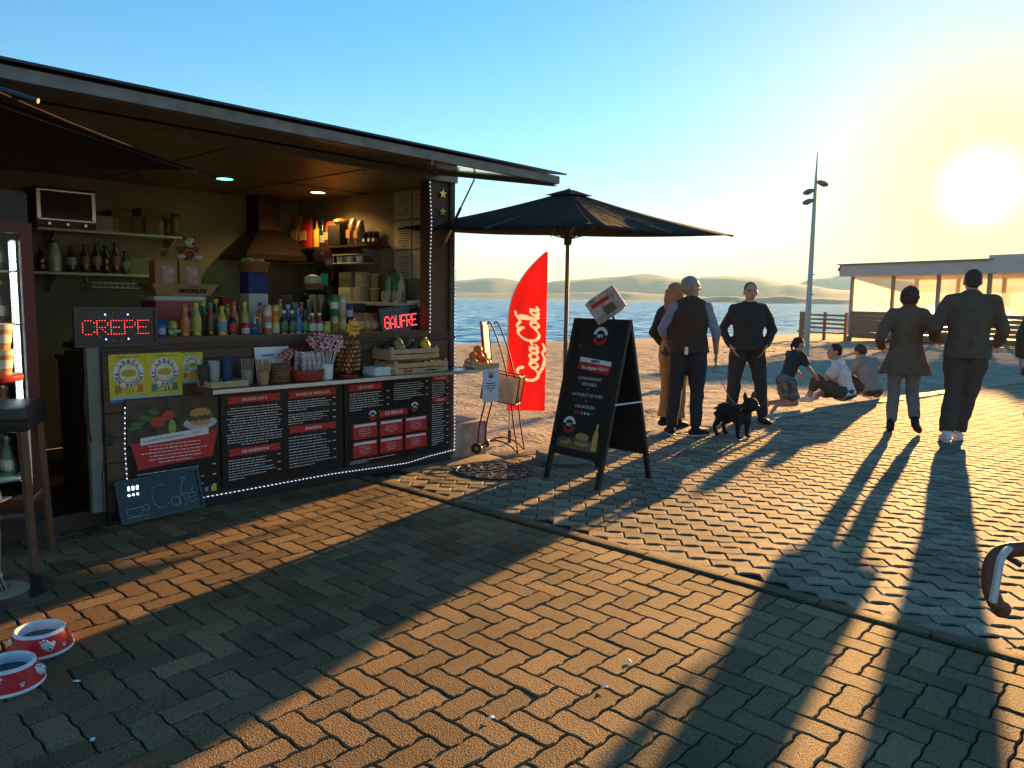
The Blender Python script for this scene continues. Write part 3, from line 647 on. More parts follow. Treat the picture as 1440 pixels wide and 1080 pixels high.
def can(px, y, z0, c1, c2, lab, group=None, h=.125, r=.031):
    x = ky(px, 440, y)[0]; o = kthing('drink_can', x, y, z0, lab, 'can', group)
    MB().lathe([(r * .8, 0), (r, .01), (r, h - .012), (r * .84, h - .003)], n=16).build('body', mat('can_%s' % str(c1), c1, .28, .3, var=.05), o, True)
    MB().lathe([(r * 1.01, h * .35), (r * 1.012, h * .36), (r * 1.012, h * .66), (r * 1.01, h * .67)], n=16, cap=False).build('band', colmat(c2, .4), o, True)
    MB().lathe([(r * .84, h - .003), (r * .82, h), (r * .74, h - .004)], n=16).build('lid', STEEL, o, True)
    return o
def carton(x, y, z, w, d, h, c, lab, cat='box', name='carton', rz=0, group=None, flap=True, tape=None):
    o = kthing(name, x, y, z, lab, cat, group, rz)
    MB().rbox((0, 0, h / 2), (w, d, h), .004).build('body', colmat(c, .75), o, True)
    if flap: MB().box((0, 0, h + .0015), (w * .96, .012 if tape is None else tape, .003)).build('tape', colmat((min(1, c[0] * 1.5), min(1, c[1] * 1.4), min(1, c[2] * 1.2)), .4), o)
    return o
WZ = 1.126
# the row of drinks on the worktop, from the CREPE sign to the GAUFRE sign
def pouch(px, y, z0, w, h, c1, c2, lab, cat='crisp bag', name='crisp_bag', group=None, lean=0):
    x = ky(px, 440, y)[0]; o = kthing(name, x, y, z0, lab, cat, group); o.rotation_euler.x = lean
    def puff(zs, sc): return [((w / 2 * a, .028 * b * sc)) for a, b in zs]
    b = MB(); b.tube([(0, 0, 0), (0, 0, h * .08), (0, 0, h * .3), (0, 0, h * .65), (0, 0, h * .92), (0, 0, h)], [(w / 2, .003), (w / 2, .012), (w * .47, .032), (w * .47, .03), (w / 2, .012), (w / 2, .002)], 14, up=(1, 0, 0)); b.build('bag', mat('foil_%s' % str(c1), c1, .3, var=.15, coat=.3), o, True)
    MB().tube([(0, -.003, h * .32), (0, -.003, h * .45), (0, -.003, h * .62)], [(w * .36, .031), (w * .4, .0335), (w * .36, .031)], 14, up=(1, 0, 0), cap=False).build('print', colmat(c2, .4), o, True)
    return o
pouch(225, .25, WZ, .085, .15, (.03, .09, .35), (.55, .55, .6), 'blue crisp bag beside the CREPE sign')
o = can(241, .25, WZ, (.45, .42, .02), (.02, .25, .06), 'yellow and green lemonade cup beside the blue crisp bag', h=.14, r=.04)
t = MB(); put_text(t, 'Sprite', .034, (0, -.042, .06), (1, 0, .12), ZA, bold=.001); t.build('lettering', INK, o)
bottle(259, .22, WZ, .25, .034, (.55, .14, .02), (.55, .16, .02), (.55, .10, .02), 'orange soda bottle with an orange label')
bottle(276, .22, WZ, .265, .033, (.35, .38, .06), (.42, .42, .08), (.55, .50, .02), 'lime green drink bottle with a yellow cap')
bottle(296, .30, WZ, .26, .032, (.28, .05, .01), (.10, .12, .06), (.02, .25, .05), 'amber drink bottle with a green cap')
bottle(312, .22, WZ, .24, .033, (.60, .36, .03), (.10, .32, .45), (.62, .45, .03), 'yellow juice bottle with a blue label')
bottle(329, .34, WZ, .27, .033, (.55, .16, .02), (.55, .2, .04), (.55, .10, .02), 'tall orange soda bottle behind the red cola bottle')
bottle(327, .22, WZ, .20, .031, (.05, .012, .008), (.5, .012, .012), (.5, .012, .012), 'cola bottle with a red label and red cap')
bottle(344, .34, WZ, .27, .033, (.45, .40, .05), (.5, .45, .1), (.6, .5, .03), 'pale yellow drink bottle behind a small cola')
can(345, .20, WZ, (.5, .012, .012), (.55, .5, .48), 'red cola can beside the soap dispenser')
for px, h_, c1, c2, lab in ((376, 0, (.55, .5, .42), (.5, .12, .02), 'white and orange drink can, lower of a stack of two'), (376, .126, (.6, .3, .25), (.55, .5, .5), 'peach coloured drink can on top of a white and orange can'),
                            (387, 0, (.55, .45, .08), (.5, .5, .45), 'yellow and white drink can, lower of a stack of two'), (387, .126, (.6, .40, .04), (.45, .12, .02), 'golden yellow drink can on top of another yellow can')):
    can(px, .22, WZ + h_, c1, c2, lab)
x = ky(358, 440, .18)[0]; o = kthing('soap_dispenser', x, .18, WZ, 'blue pump bottle of hand gel among the drinks', 'dispenser')
MB().lathe([(.032, 0), (.036, .005), (.036, .09), (.02, .105), (.016, .115)], n=16).build('body', mat('blue_gel', (.02, .10, .25), .15, coat=.4), o, True)
MB().tube([(0, 0, .115), (0, 0, .15), (0, -.012, .162), (0, -.04, .158)], .006, 8).build('pump', WHITE, o, True)
bottle(366, .30, WZ, .27, .032, (.5, .2, .06), (.5, .25, .1), (.03, .04, .4), 'peach drink bottle with a dark blue cap')
for px in (399, 410): bottle(px, .22, WZ, .21, .03, (.05, .04, .012), (.06, .16, .05), (.65, .65, .6), 'dark iced tea bottle with a green label and white cap', 'iced tea bottles')
bottle(419, .22, WZ, .225, .03, (.05, .16, .30), (.05, .15, .40), (.1, .2, .5), 'blue water bottle among the drinks')
bottle(428, .24, WZ, .21, .03, (.02, .02, .02), (.05, .30, .10), (.03, .03, .03), 'black drink bottle with a bright green label')
for px in (439, 449): bottle(px, .20, WZ, .19, .028, (.35, .05, .05), (.6, .58, .58), (.7, .7, .68), 'small red drink bottle with a white collar and cap', 'small red drink bottles')
can(459, .20, WZ, (.30, .38, .06), (.55, .5, .1), 'slim lime green drink can beside the small red bottles')
can(470, .22, WZ, (.45, .32, .08), (.25, .15, .03), 'gold beer can under a green beer can', h=.165, r=.033); can(470, .22, WZ + .166, (.02, .22, .05), (.6, .6, .55), 'green beer can stacked on a gold can', h=.165, r=.033)
can(481, .24, WZ, (.40, .30, .10), (.5, .4, .15), 'bronze beer can under a beige can', h=.165, r=.033); can(481, .24, WZ + .166, (.55, .48, .33), (.45, .38, .25), 'beige beer can stacked on a bronze can', h=.165, r=.033)
can(491, .26, WZ + .1, (.03, .04, .12), (.4, .4, .45), 'dark blue beer can beside the beige can', h=.165, r=.033); carton(ky(491, 440, .26)[0], .26, WZ, .08, .08, .099, (.05, .03, .02), 'small dark box under the blue beer can', flap=False)
for i, px in enumerate((507, 517, 528)): pouch(px, .22 + .02 * (i % 2), WZ, .11, .19, [(.35, .12, .03), (.42, .2, .04), (.28, .06, .03)][i], (.5, .32, .08), ['orange brown snack bag', 'golden snack bag in the middle of three', 'dark red snack bag next to the GAUFRE sign'][i] + ' on the worktop', 'snack bag', 'snack_bag', lean=-.1)
for i, (px, c, l, cp) in enumerate(((268, (.30, .02, .02), (.5, .45, .4), (.5, .02, .02)), (286, (.05, .16, .05), (.4, .4, .1), (.6, .6, .1)), (304, (.04, .03, .02), (.35, .1, .03), (.5, .4, .05)), (320, (.5, .35, .05), (.1, .3, .1), (.05, .3, .08)), (336, (.06, .015, .01), (.5, .03, .03), (.1, .02, .02)), (394, (.45, .3, .03), (.5, .12, .04), (.5, .1, .02)), (405, (.05, .15, .3), (.5, .5, .55), (.6, .6, .65)), (424, (.3, .08, .02), (.5, .3, .1), (.3, .05, .02)), (434, (.03, .1, .04), (.4, .35, .1), (.05, .2, .05)))):
    bottle(px, .44, WZ - .02, .27 + .02 * (i % 3), .034, c, l, cp, ('wine red bottle', 'leaf green bottle', 'black bottle with an orange label', 'amber bottle with a green cap', 'brown bottle with a scarlet label', 'golden bottle with an orange cap', 'sky blue bottle with a white cap', 'rust coloured bottle', 'deep green bottle with a gold label')[i] + ' in the back row of drinks')
o = kthing('town_sign', ky(583, 430, .32)[0], .32, 1.36, 'white town sign reading FREJUS with red border', 'sign'); o.rotation_euler.y = -.05
MB().rbox((0, 0, .03), (.19, .006, .075), .003).build('plate', colmat((.5, .06, .05)), o); MB().box((0, -.0035, .03), (.175, .002, .06)).build('field', INK, o)
t = MB(); put_text(t, 'FRÉJUS', .034, (0, -.0055, .018), XA, ZA, bold=.0012); t.build('lettering', BLKSAT, o)
MB().tube([(0, .01, -.24), (0, .006, .0)], .006, 6).build('stake', STEEL, o)
# kraft gift bags in their printed tray, red cool box below
CARD = colmat((.36, .20, .09), .8)
x0, z0 = ky(225, 470, .62); x1, z1 = ky(272, 418, .62)
o = kthing('cool_box', (x0 + x1) / 2 - .03, .62, WZ - .02, 'red cool box with a white label among the drinks', 'cool box'); hh = z1 - WZ + .02; ww = x1 - x0 + .1
MB().rbox((0, 0, hh / 2), (ww, .26, hh), .015).build('body', colmat((.35, .012, .015), .4), o, True); MB().rbox((0, 0, hh - .01), (ww + .02, .28, .035), .01).build('lid', colmat((.5, .5, .48), .4), o, True)
MB().box((.06, -.132, hh * .72), (.07, .002, .07)).build('label', PAPER, o); MB().box((0, .1, -(WZ - .13) / 2), (ww, .3, WZ - .13)).build('stand', BLACK, o)
bx0, bz0 = ky(205, 413, .58); bx1, bz1 = ky(297, 394, .58); bw = bx1 - bx0; bxm = (bx0 + bx1) / 2; tz = WZ - .02 + hh + .01
o = kthing('display_tray', bxm, .6, tz, 'flared kraft cardboard tray with black lettering holding gift bags', 'tray')
b = MB(); hT = .085; wb, wt = bw * .40, bw * .5
b.add([(-wb, -.1, 0), (wb, -.1, 0), (wb, .1, 0), (-wb, .1, 0), (-wt, -.13, hT), (wt, -.13, hT), (wt, .13, hT), (-wt, .13, hT)], [(0, 1, 2, 3), (0, 4, 5, 1), (1, 5, 6, 2), (2, 6, 7, 3), (3, 7, 4, 0)]); b.build('tray', CARD, o)
t = MB(); put_text(t, 'MATHILDE', .042, (.05, -.125, .022), XA, (0, -.33, .94), bold=.0015); put_text(t, '- LE COMPTOIR DE -', .014, (.05, -.13, .062), XA, (0, -.33, .94)); t.build('lettering', BLKSAT, o)
for i, (dx, lab) in enumerate(((-.105, 'kraft gift bag with two paper handles in the printed tray'), (.07, 'kraft gift bag with a printed window under the plush toy'))):
    g = kthing('gift_bag', bxm + dx, .6, tz + .004, lab, 'gift bag')
    MB().rbox((0, 0, .12), (.16, .1, .24), .004).build('bag', CARD, g); MB().box((.01, -.0515, .13), (.085, .002, .15)).build('window', mat('printed_sweets', (.35, .2, .2), .3, var=.5, scale=30), g)
    for dy in (-.04, .04): MB().tube([(-.05, dy, .235), (-.05, dy, .29), (-.025, dy, .325), (.025, dy, .325), (.05, dy, .29), (.05, dy, .235)], .005, 6).build('handle', CARD, g, True)
o = kthing('plush_toy', bxm + .07, .6, tz + .26, 'brown and white plush animal sitting on a gift bag', 'plush toy')
PL = mat('plush_brown', (.22, .06, .03), .95, bump=.6, bscale=200); PW = mat('plush_white', (.6, .55, .5), .95, bump=.6, bscale=200)
MB().ball((0, 0, .05), (.05, .04, .055)).build('body', PL, o, True)
h_ = MB().ball((.015, -.02, .125), (.042, .04, .038)).build('head', PW, o, True); MB().ball((.03, -.055, .115), (.018, .02, .014)).build('muzzle', PL, h_, True)
for s in (-1, 1):
    MB().ball((.015 + s * .036, -.01, .158), .015, 8, 6).build('ear', PL, h_, True); MB().ball((.015 + s * .016, -.056, .135), .005, 6, 5).build('eye', BLACK, h_, True)
    MB().ball((s * .065, -.035, .02), (.035, .04, .022)).build('leg', PW, o, True); MB().ball((s * .055, -.02, .075), (.03, .022, .02)).build('arm', PL, o, True)
# boxes and baskets behind the drinks
def wicker(name, x, y, z, r, h, lab, c=(.30, .13, .05), sy=1.0):
    o = kthing(name, x, y, z, lab, 'basket'); W_ = mat('wicker_%s' % str(c), c, .7, var=.5, scale=90, bump=.8, bscale=120)
    n = 22; rows = 6
    for k in range(rows):
        zz = h * (k + .5) / rows; rr = r * (.86 + .14 * k / rows)
        MB().tube([((rr + .004 * (-1) ** (i + k)) * cos(2 * pi * i / n), (rr + .004 * (-1) ** (i + k)) * sin(2 * pi * i / n) * sy, zz) for i in range(n + 1)], h / rows * .52, 6).build('weave', W_, o, True)
    MB().lathe([(r * .84, 0), (r * .84, .004)], n=18).build('bottom', W_, o); MB().tube([(r * 1.02 * cos(2 * pi * i / n), r * 1.02 * sin(2 * pi * i / n) * sy, h) for i in range(n + 1)], .008, 6).build('rim', W_, o, True)
    return o
x0, z0 = ky(347, 430, .75); x1, z1 = ky(373, 413, .75); zb = ky(360, 383, .75)[1]; xm = (x0 + x1) / 2
part('rear_worktop', DKWOOD, lambda b: (b.rbox((-1.3, .78, 1.13), (2.3, .36, .03), .004), [b.box((xx, .78, .61), (.05, .3, 1.0)) for xx in (-2.4, -.2)]))
carton(xm, .78, 1.146, .17, .14, z1 - 1.146, (.55, .54, .52), 'plain white carton under the blue box'); carton(xm, .78, z1 + .001, .17, .14, zb - z1 - .004, (.02, .04, .22), 'dark blue carton with a small red badge below a wicker basket')
bb = MB().box((xm + .02, .705, zb - .03), (.07, .003, .03)).build('badge', REDP, None, False, None); bb.parent = None; bpy.data.objects.remove(bb)
wicker('bread_basket', xm, .78, zb, .115, .075, 'round wicker basket of rolls on the blue box')
for i in range(5):
    a = i * 1.3; tag(MB().ball((0, 0, 0), (.045, .035, .028)).build('bread_roll', colmat((.45, .27, .10), .7), None, True, KP(xm + .055 * cos(a), .78 + .05 * sin(a), zb + .085), KRZ + a), 'small golden bread roll in the basket on the blue box', 'bread roll', 'bread rolls in the basket')
x0, z0 = ky(445, 446, .75); z1 = ky(445, 411, .75)[1]
o = kthing('soup_kettle', x0, .78, 1.146, 'black round soup kettle behind the bottles', 'kettle'); MB().lathe([(.10, 0), (.125, .02), (.13, z1 - 1.146 - .02), (.11, z1 - 1.146)], n=24).build('pot', mat('black_enamel', (.01, .01, .01), .2, coat=.5), o, True); MB().lathe([(.12, z1 - 1.146), (.02, z1 - 1.146 + .02)], n=24).build('lid', BLACK, o, True)
wicker('small_basket', x0, .78, z1 + .022, .08, .045, 'small wicker basket on the black kettle')
tag(MB().ball((0, 0, 0), (.085, .05, .05), 14, 10).build('bread_bag', mat('pale_green_bag', (.42, .48, .32), .5, var=.2, scale=20, bump=.5), None, True, KP(x0 - .01, .78, z1 + .10), KRZ), 'pale green plastic bag in the small basket', 'bag')
tag(MB().rbox((0, 0, .05), (.07, .02, .10), .008).build('cloth', mat('green_cloth', (.02, .30, .17), .8), None, True, KP(x0 + .09, .76, z1 + .06), KRZ), 'bright green cloth over the small basket', 'cloth')
o = kthing('tin', ky(475, 400, .75)[0], .78, 1.146, 'dark red round tin behind the beer cans', 'tin'); MB().lathe([(.055, 0), (.055, .2)], n=20).build('body', colmat((.16, .015, .015), .3), o, True); MB().lathe([(.058, .2), (.058, .225), (.05, .23)], n=20).build('lid', colmat((.2, .02, .02), .3), o, True)
o = kthing('coffee_grinder', ky(462, 380, 1.5)[0], 1.5, 1.05, 'tall dark coffee grinder in the middle of the kiosk', 'grinder'); MB().rbox((0, 0, .25), (.2, .25, .5), .02).build('body', BLACK, o, True); MB().lathe([(.06, .5), (.13, .58), (.15, .8), (.12, .86)], n=18).build('hopper', mat('smoked_plastic', (.03, .012, .01), .2), o, True)
part('machine_bench', DKWOOD, lambda b: b.rbox((-1.2, 1.5, 1.03), (2.2, .4, .04), .004)); [part('bench_leg', DKWOOD, lambda b: b.box((xx, 1.5, .555), (.06, .3, .9))) for xx in (-2.2, -.25)]
rx = random.Random(5)
for i, (px, w, d, h, c, lab) in enumerate(((303, .16, .14, .2, (.10, .05, .02), 'brown carton behind the orange and yellow bottles'), (322, .1, .12, .28, (.25, .03, .02), 'tall red carton behind the cola bottle'), (386, .14, .14, .22, (.30, .24, .14), 'straw coloured carton behind the stacked cans'), (402, .1, .1, .3, (.06, .05, .05), 'tall dark carton behind the iced tea'), (416, .1, .12, .24, (.33, .30, .26), 'off white carton behind the blue bottle'), (490, .14, .14, .16, (.16, .09, .04), 'low brown carton behind the dark blue can'), (507, .12, .12, .24, (.04, .05, .04), 'dark green carton behind the snack bags'), (262, .12, .1, .18, (.2, .12, .05), 'tan carton in front of the cool box'))):
    carton(ky(px, 430, .75)[0], .80 + rx.uniform(-.03, .05) if px != 262 else .42, 1.146 if px != 262 else 1.126, w, d, h, c, lab, rz=rx.uniform(-.2, .2))
part('utensil_rail', STEEL, lambda b: b.tube([(-1.55, 2.3, 1.5), (-1.0, 2.3, 1.5)], .008, 8))
for i in range(5):
    o = kthing('utensil', -1.5 + i * .11, 2.28, 1.2, ('steel ladle', 'black spatula', 'steel whisk', 'wooden spoon', 'long steel tongs')[i] + ' hanging on the back wall rail', 'utensil'); um = (STEEL, BLACK, STEEL, PINE, STEEL)[i]
    MB().tube([(0, 0, .08), (0, 0, .31)], .007, 7).build('handle', um, o); MB().ball((0, -.01, .04), (.04, .018, .05), 10, 8).build('head', um, o, True)
for i, (x, z, c, lab) in enumerate(((-.95, 1.05, (.02, .02, .02), 'black frying pan on the cooking bench'), (-.45, 1.05, (.4, .4, .4), 'steel stock pot on the cooking bench'))):
    o = kthing('cooking_pot', x, 2.0, .941, lab, 'pot'); h = (.06, .22)[i]; MB().lathe([(.12, 0), (.14, .01), (.145, h), (.138, h), (.13, .012)], n=24, cap=False).build('pot', mat('pot_%d' % i, c, .3, .7), o, True); MB().tube([(.14, 0, h * .8), (.3, -.05, h * .9)], .012, 8).build('handle', BLACK, o)
# crepe griddle and printer at the left
o = kthing('crepe_griddle', -2.62, .75, 1.02, 'steel crepe griddle behind the CREPE sign', 'griddle'); MB().rbox((0, 0, .06), (.34, .36, .1), .01).build('body', STEEL, o, True); MB().lathe([(.17, .115), (.175, .12), (.175, .135), (.16, .14)], n=28).build('plate', BLACK, o, True)
part('griddle_bench', DKWOOD, lambda b: (b.rbox((-2.65, .78, 1.0), (.45, .4, .03), .004), [b.box((xx, .78, .54), (.04, .3, .88)) for xx in (-2.85, -2.45)]))
o = kthing('receipt_printer', ky(140, 425, .62)[0], .66, 1.17, 'white receipt printer beside the crepe griddle', 'printer'); MB().rbox((0, 0, .06), (.2, .18, .12), .015).build('body', WHITE, o, True); MB().box((0, -.03, .123), (.09, .05, .006)).build('paper_slot', BLACK, o)
# ---- back wall: shelves, oven, hood
SHW = mat('shelf_white', (.5, .48, .42), .5)
part('shelf', SHW, lambda b: b.rbox((-2.0, 2.2, 1.955), (1.25, .28, .022), .003)); part('shelf', SHW, lambda b: b.rbox((-2.0, 2.2, 1.6), (1.35, .28, .022), .003))
for zz in (1.955, 1.6):
    for xx in (-2.5, -1.5): part('shelf_bracket', STEEL, lambda b: b.prism([(2.34, zz - .012), (2.10, zz - .012), (2.34, zz - .16)], 'x', xx - .008, xx + .008))
xa, za = ky(48, 320, 2.1); xb, zb = ky(130, 270, 2.1)
o = kthing('toaster_oven', (xa + xb) / 2, 2.17, 1.967, 'steel framed toaster oven on the upper back shelf', 'oven'); w, h = xb - xa, zb - 1.967
MB().rbox((0, .0, h / 2), (w, .26, h), .01).build('body', BLACK, o, True); MB().box((0, -.133, h * .56), (w * .84, .004, h * .62)).build('glass_door', mat('dark_glass', (.02, .02, .018), .08), o)
for zz in (.2, .92): MB().rbox((0, -.14, h * zz), (w * .94, .02, .02), .004).build('door_rail', STEEL, o, True)
for s in (-1, 1): MB().box((s * w * .455, -.136, h * .56), (w * .06, .012, h * .72)).build('side_rail', STEEL, o)
for s in (-.3, 0, .3): MB().tube([(s * w, -.13, h * .09), (s * w, -.15, h * .09)], .012, 12).build('knob', STEEL, o)
for i, (px, w, h, c, lab) in enumerate(((150, .2, .13, (.30, .28, .24), 'crumpled grey pack beside the toaster oven'), (172, .17, .19, (.16, .08, .035), 'low brown carton on the upper back shelf'), (193, .15, .15, (.12, .06, .03), 'dark brown carton in the middle of the upper shelf'), (211, .15, .23, (.17, .09, .04), 'tall brown carton near the end of the upper shelf'))):
    carton(ky(px, 320, 2.1)[0], 2.19, 1.967, w, .2, h, c, lab)
for i, px in enumerate((229, 240, 252)):
    o = kthing('storage_jar', ky(px, 320, 2.1)[0], 2.17, 1.967, ['slim tan jar at the end of the upper shelf', 'dark jar between a tan jar and a glass jar', 'tall glass jar at the end of the upper shelf'][i], 'jar'); h = (.17, .16, .21)[i]; MB().lathe([(.035, 0), (.042, .01), (.042, h * .8), (.032, h * .88)], n=14).build('body', colmat(((.3, .17, .06), (.06, .03, .02), (.2, .13, .07))[i], .25), o, True); MB().lathe([(.036, h * .88), (.036, h)], n=14).build('lid', BLACK, o, True)
bottle(81, 2.15, 1.612, .26, .045, (.5, .48, .4), None, (.06, .05, .05), 'plain white plastic bottle on the lower back shelf', neck=.6)
for i, (px, c, l, cp) in enumerate(((62, (.04, .02, .02), None, (.1, .02, .02)), (104, (.05, .03, .02), (.35, .32, .25), (.03, .03, .03)), (123, (.1, .03, .02), (.3, .12, .06), (.03, .03, .03)), (139, (.05, .02, .02), (.32, .18, .1), (.02, .02, .02)), (152, (.04, .02, .015), None, (.02, .02, .02)), (166, (.12, .04, .02), (.3, .1, .05), (.15, .03, .02)), (179, (.05, .10, .04), (.22, .3, .16), (.02, .02, .02)))):
    bottle(px, 2.15, 1.612, (.2, .22, .24, .25, .24, .27, .2)[i], .038, c, l, cp, ('plain dark sauce bottle at the end of the lower shelf', 'dark syrup bottle with a cream label on the lower shelf', 'red brown syrup bottle with a tan label', 'black syrup bottle with a sandy label', 'plain black bottle among the syrups', 'red labelled tall syrup bottle on the lower shelf', 'green syrup bottle with a pale green label')[i], name='syrup_bottle')
def wire_basket(P, w, d, h, lab, rz=0):
    o = tag(empty('wire_basket', P, KRZ + rz), lab, 'wire basket'); Wm = mat('white_wire', (.6, .6, .57), .4)
    for zz in (0, h): MB().tube([(-w / 2, -d / 2, zz), (w / 2, -d / 2, zz), (w / 2, d / 2, zz), (-w / 2, d / 2, zz), (-w / 2, -d / 2, zz)], .004, 5).build('rim' if zz else 'bottom_frame', Wm, o)
    for i in range(9):
        xx = -w / 2 + w * i / 8; MB().tube([(xx, -d / 2, h), (xx, -d / 2, 0), (xx, d / 2, 0), (xx, d / 2, h)], .0022, 4).build('wire', Wm, o)
    for s in (-1, 1): MB().tube([(s * w / 2, 0, h), (s * w / 2, 0, h + .06)], .004, 5).build('hook', Wm, o)
    return o
wire_basket(KP(ky(158, 395, 2.15)[0], 2.18, 1.49), .38, .22, .04, 'white wire basket hanging under the lower back shelf')
o = kthing('cooker_hood', -.56, 2.1, 1.79, 'dark pyramid cooker hood with a square duct on the back wall', 'cooker hood'); HD = mat('hood_metal', (.035, .026, .02), .35, .6)
b = MB(); b.add([(-.4, -.28, 0), (.4, -.28, 0), (.4, .24, 0), (-.4, .24, 0), (-.4, -.28, .05), (.4, -.28, .05), (.4, .24, .05), (-.4, .24, .05), (-.12, -.02, .3), (.12, -.02, .3), (.12, .22, .3), (-.12, .22, .3)], [(0, 1, 2, 3), (0, 4, 5, 1), (1, 5, 6, 2), (2, 6, 7, 3), (3, 7, 4, 0), (4, 8, 9, 5), (5, 9, 10, 6), (6, 10, 11, 7), (7, 11, 8, 4), (8, 11, 10, 9)]); b.build('canopy', HD, o)
MB().box((0, .1, .47), (.235, .235, .335)).build('duct', HD, o)
part('cooking_bench', STEEL, lambda b: (b.rbox((-.9, 2.08, .92), (1.7, .5, .04), .005), b.box((-.9, 2.1, .5), (1.6, .4, .78))))
# ---- right wall: shelves, bags, cups, sheets of paper
part('shelf', DKWOOD, lambda b: b.rbox((-.2, 1.55, 1.915), (.27, 1.5, .022), .003)); part('shelf', SHW, lambda b: b.rbox((-.2, .82, 1.385), (.27, 1.05, .03), .003))
for yy in (.95, 2.1): part('shelf_bracket', STEEL, lambda b: b.prism([(-.065, 1.9), (-.3, 1.9), (-.065, 1.72)], 'y', yy - .008, yy + .008))
def rw(name, y, z, lab, cat, x=-.2, group=None): return kthing(name, x, y, z, lab, cat, group, rz=-pi / 2)
SZ = 1.928
def wpouch(y, w, h, c1, c2, lab, x=-.2, z=SZ):
    o = rw('coffee_bag', y, z, lab, 'bag', x)
    MB().tube([(0, 0, 0), (0, 0, h * .1), (0, 0, h * .45), (0, 0, h * .85), (0, 0, h)], [(w / 2, .03), (w / 2, .05), (w * .5, .055), (w * .47, .03), (w * .46, .006)], 14, up=(1, 0, 0)).build('bag', mat('foil_%s' % str(c1), c1, .35, var=.2, coat=.3), o, True)
    MB().box((0, -.054, h * .42), (w * .6, .006, h * .3)).build('label', colmat(c2), o); return o
wpouch(2.15, .2, .34, (.35, .16, .04), (.5, .3, .1), 'crinkled golden bag at the far end of the upper wall shelf'); wpouch(1.98, .2, .30, (.45, .02, .02), (.5, .4, .2), 'large red coffee bag on the upper wall shelf')
bottle_c = rw('squeeze_bottle', 1.80, SZ, 'yellow squeeze bottle on the upper wall shelf', 'bottle'); MB().lathe([(.035, 0), (.04, .01), (.04, .17), (.015, .2), (.008, .25)], n=14).build('body', colmat((.6, .42, .03), .35), bottle_c, True); MB().lathe([(.012, .25), (.004, .27)], n=10).build('nozzle', colmat((.5, .1, .02)), bottle_c)
o = rw('wine_bottle', 1.70, SZ, 'dark green bottle beside the yellow squeeze bottle', 'bottle'); MB().lathe([(.036, 0), (.038, .01), (.038, .16), (.014, .21), (.014, .27)], n=14).build('body', colmat((.012, .02, .012), .15), o, True); MB().lathe([(.0385, .05), (.0387, .12)], n=14, cap=False).build('label', colmat((.3, .3, .25)), o)
wpouch(1.55, .19, .25, (.5, .05, .03), (.55, .4, .2), 'red and orange coffee bag beside the dark bottle'); carton(-.2, 1.37, SZ, .2, .2, .2, (.012, .012, .012), 'black box on the upper wall shelf', flap=False)
tag(MB().ball((0, 0, 0), (.09, .07, .035)).build('foil_pack', mat('gold_foil', (.5, .26, .06), .35, .3, var=.4, scale=20), None, True, KP(-.2, 1.38, SZ + .236), KRZ), 'golden foil pack lying on the black box', 'pack')
for i, yy in enumerate((1.2, 1.08)): wpouch(yy, .1, (.26, .24)[i], (.22, .14, .08), (.5, .22, .06), ('kraft coffee bag with an orange label, the taller of two', 'kraft coffee bag with an orange label, the shorter of two')[i])
for i, yy in enumerate((.99, .91, .84)):
    o = rw('preserve_jar', yy, SZ, 'small dark preserve jar with a white tag at the shelf end', 'jar', group='preserve jars'); MB().lathe([(.028, 0), (.032, .008), (.032, .085), (.026, .1)], n=14).build('body', colmat((.03, .015, .012), .15), o, True); MB().lathe([(.029, .1), (.029, .12)], n=14).build('lid', BLACK, o, True); MB().box((0, -.033, .045), (.03, .002, .03)).build('tag', PAPER, o)
wire_basket(KP(-.22, 2.0, 1.78), .3, .2, .07, 'white wire basket under the far end of the wall shelf', -pi / 2); wb_ = wire_basket(KP(-.22, 1.22, 1.76), .5, .2, .08, 'white wire basket of espresso cups under the wall shelf', -pi / 2)
for i in range(6):
    o = tag(empty('espresso_cup', KP(-.22 + (.03 if i % 2 else -.04), 1.02 + i * .075, 1.766), KRZ + i), 'white espresso cup in the hanging wire basket', 'cup', 'espresso cups in the basket'); MB().lathe([(.02, 0), (.03, .02), (.034, .06), (.031, .06), (.026, .022), (0.001, .01)], n=14, cap=False).build('bowl', WHITE, o, True); MB().tube([(.03, 0, .05), (.05, 0, .045), (.048, 0, .022), (.028, 0, .02)], .004, 6).build('handle', WHITE, o)
carton(-.2, 1.2, 1.402, .2, .2, .13, (.42, .40, .34), 'pale grey carton on the lower wall shelf', rz=-pi / 2); carton(-.2, 1.22, 1.536, .2, .16, .14, (.20, .16, .11), 'dull brown carton on top of the pale carton', rz=-pi / 2); carton(-.22, 1.02, 1.536, .1, .1, .14, (.45, .36, .30), 'small pinkish carton standing on the lower wall shelf pile', rz=-pi / 2)
carton(-.22, 1.02, 1.402, .12, .14, .133, (.30, .27, .22), 'grey brown carton under the pinkish carton', rz=-pi / 2)
for i in range(2):
    o = rw('paper_cup_stack', .86, 1.402 + i * .13, ('lower kraft paper cup on the wall shelf', 'upper kraft paper cup stacked on another')[i], 'paper cup'); MB().lathe([(.034, 0), (.046, .12), (.048, .122), (.048, .128)], n=18).build('cup', colmat((.30, .18, .09), .7), o, True); MB().lathe([(.05, .118), (.05, .127)], n=18).build('rim', colmat((.5, .42, .3)), o)
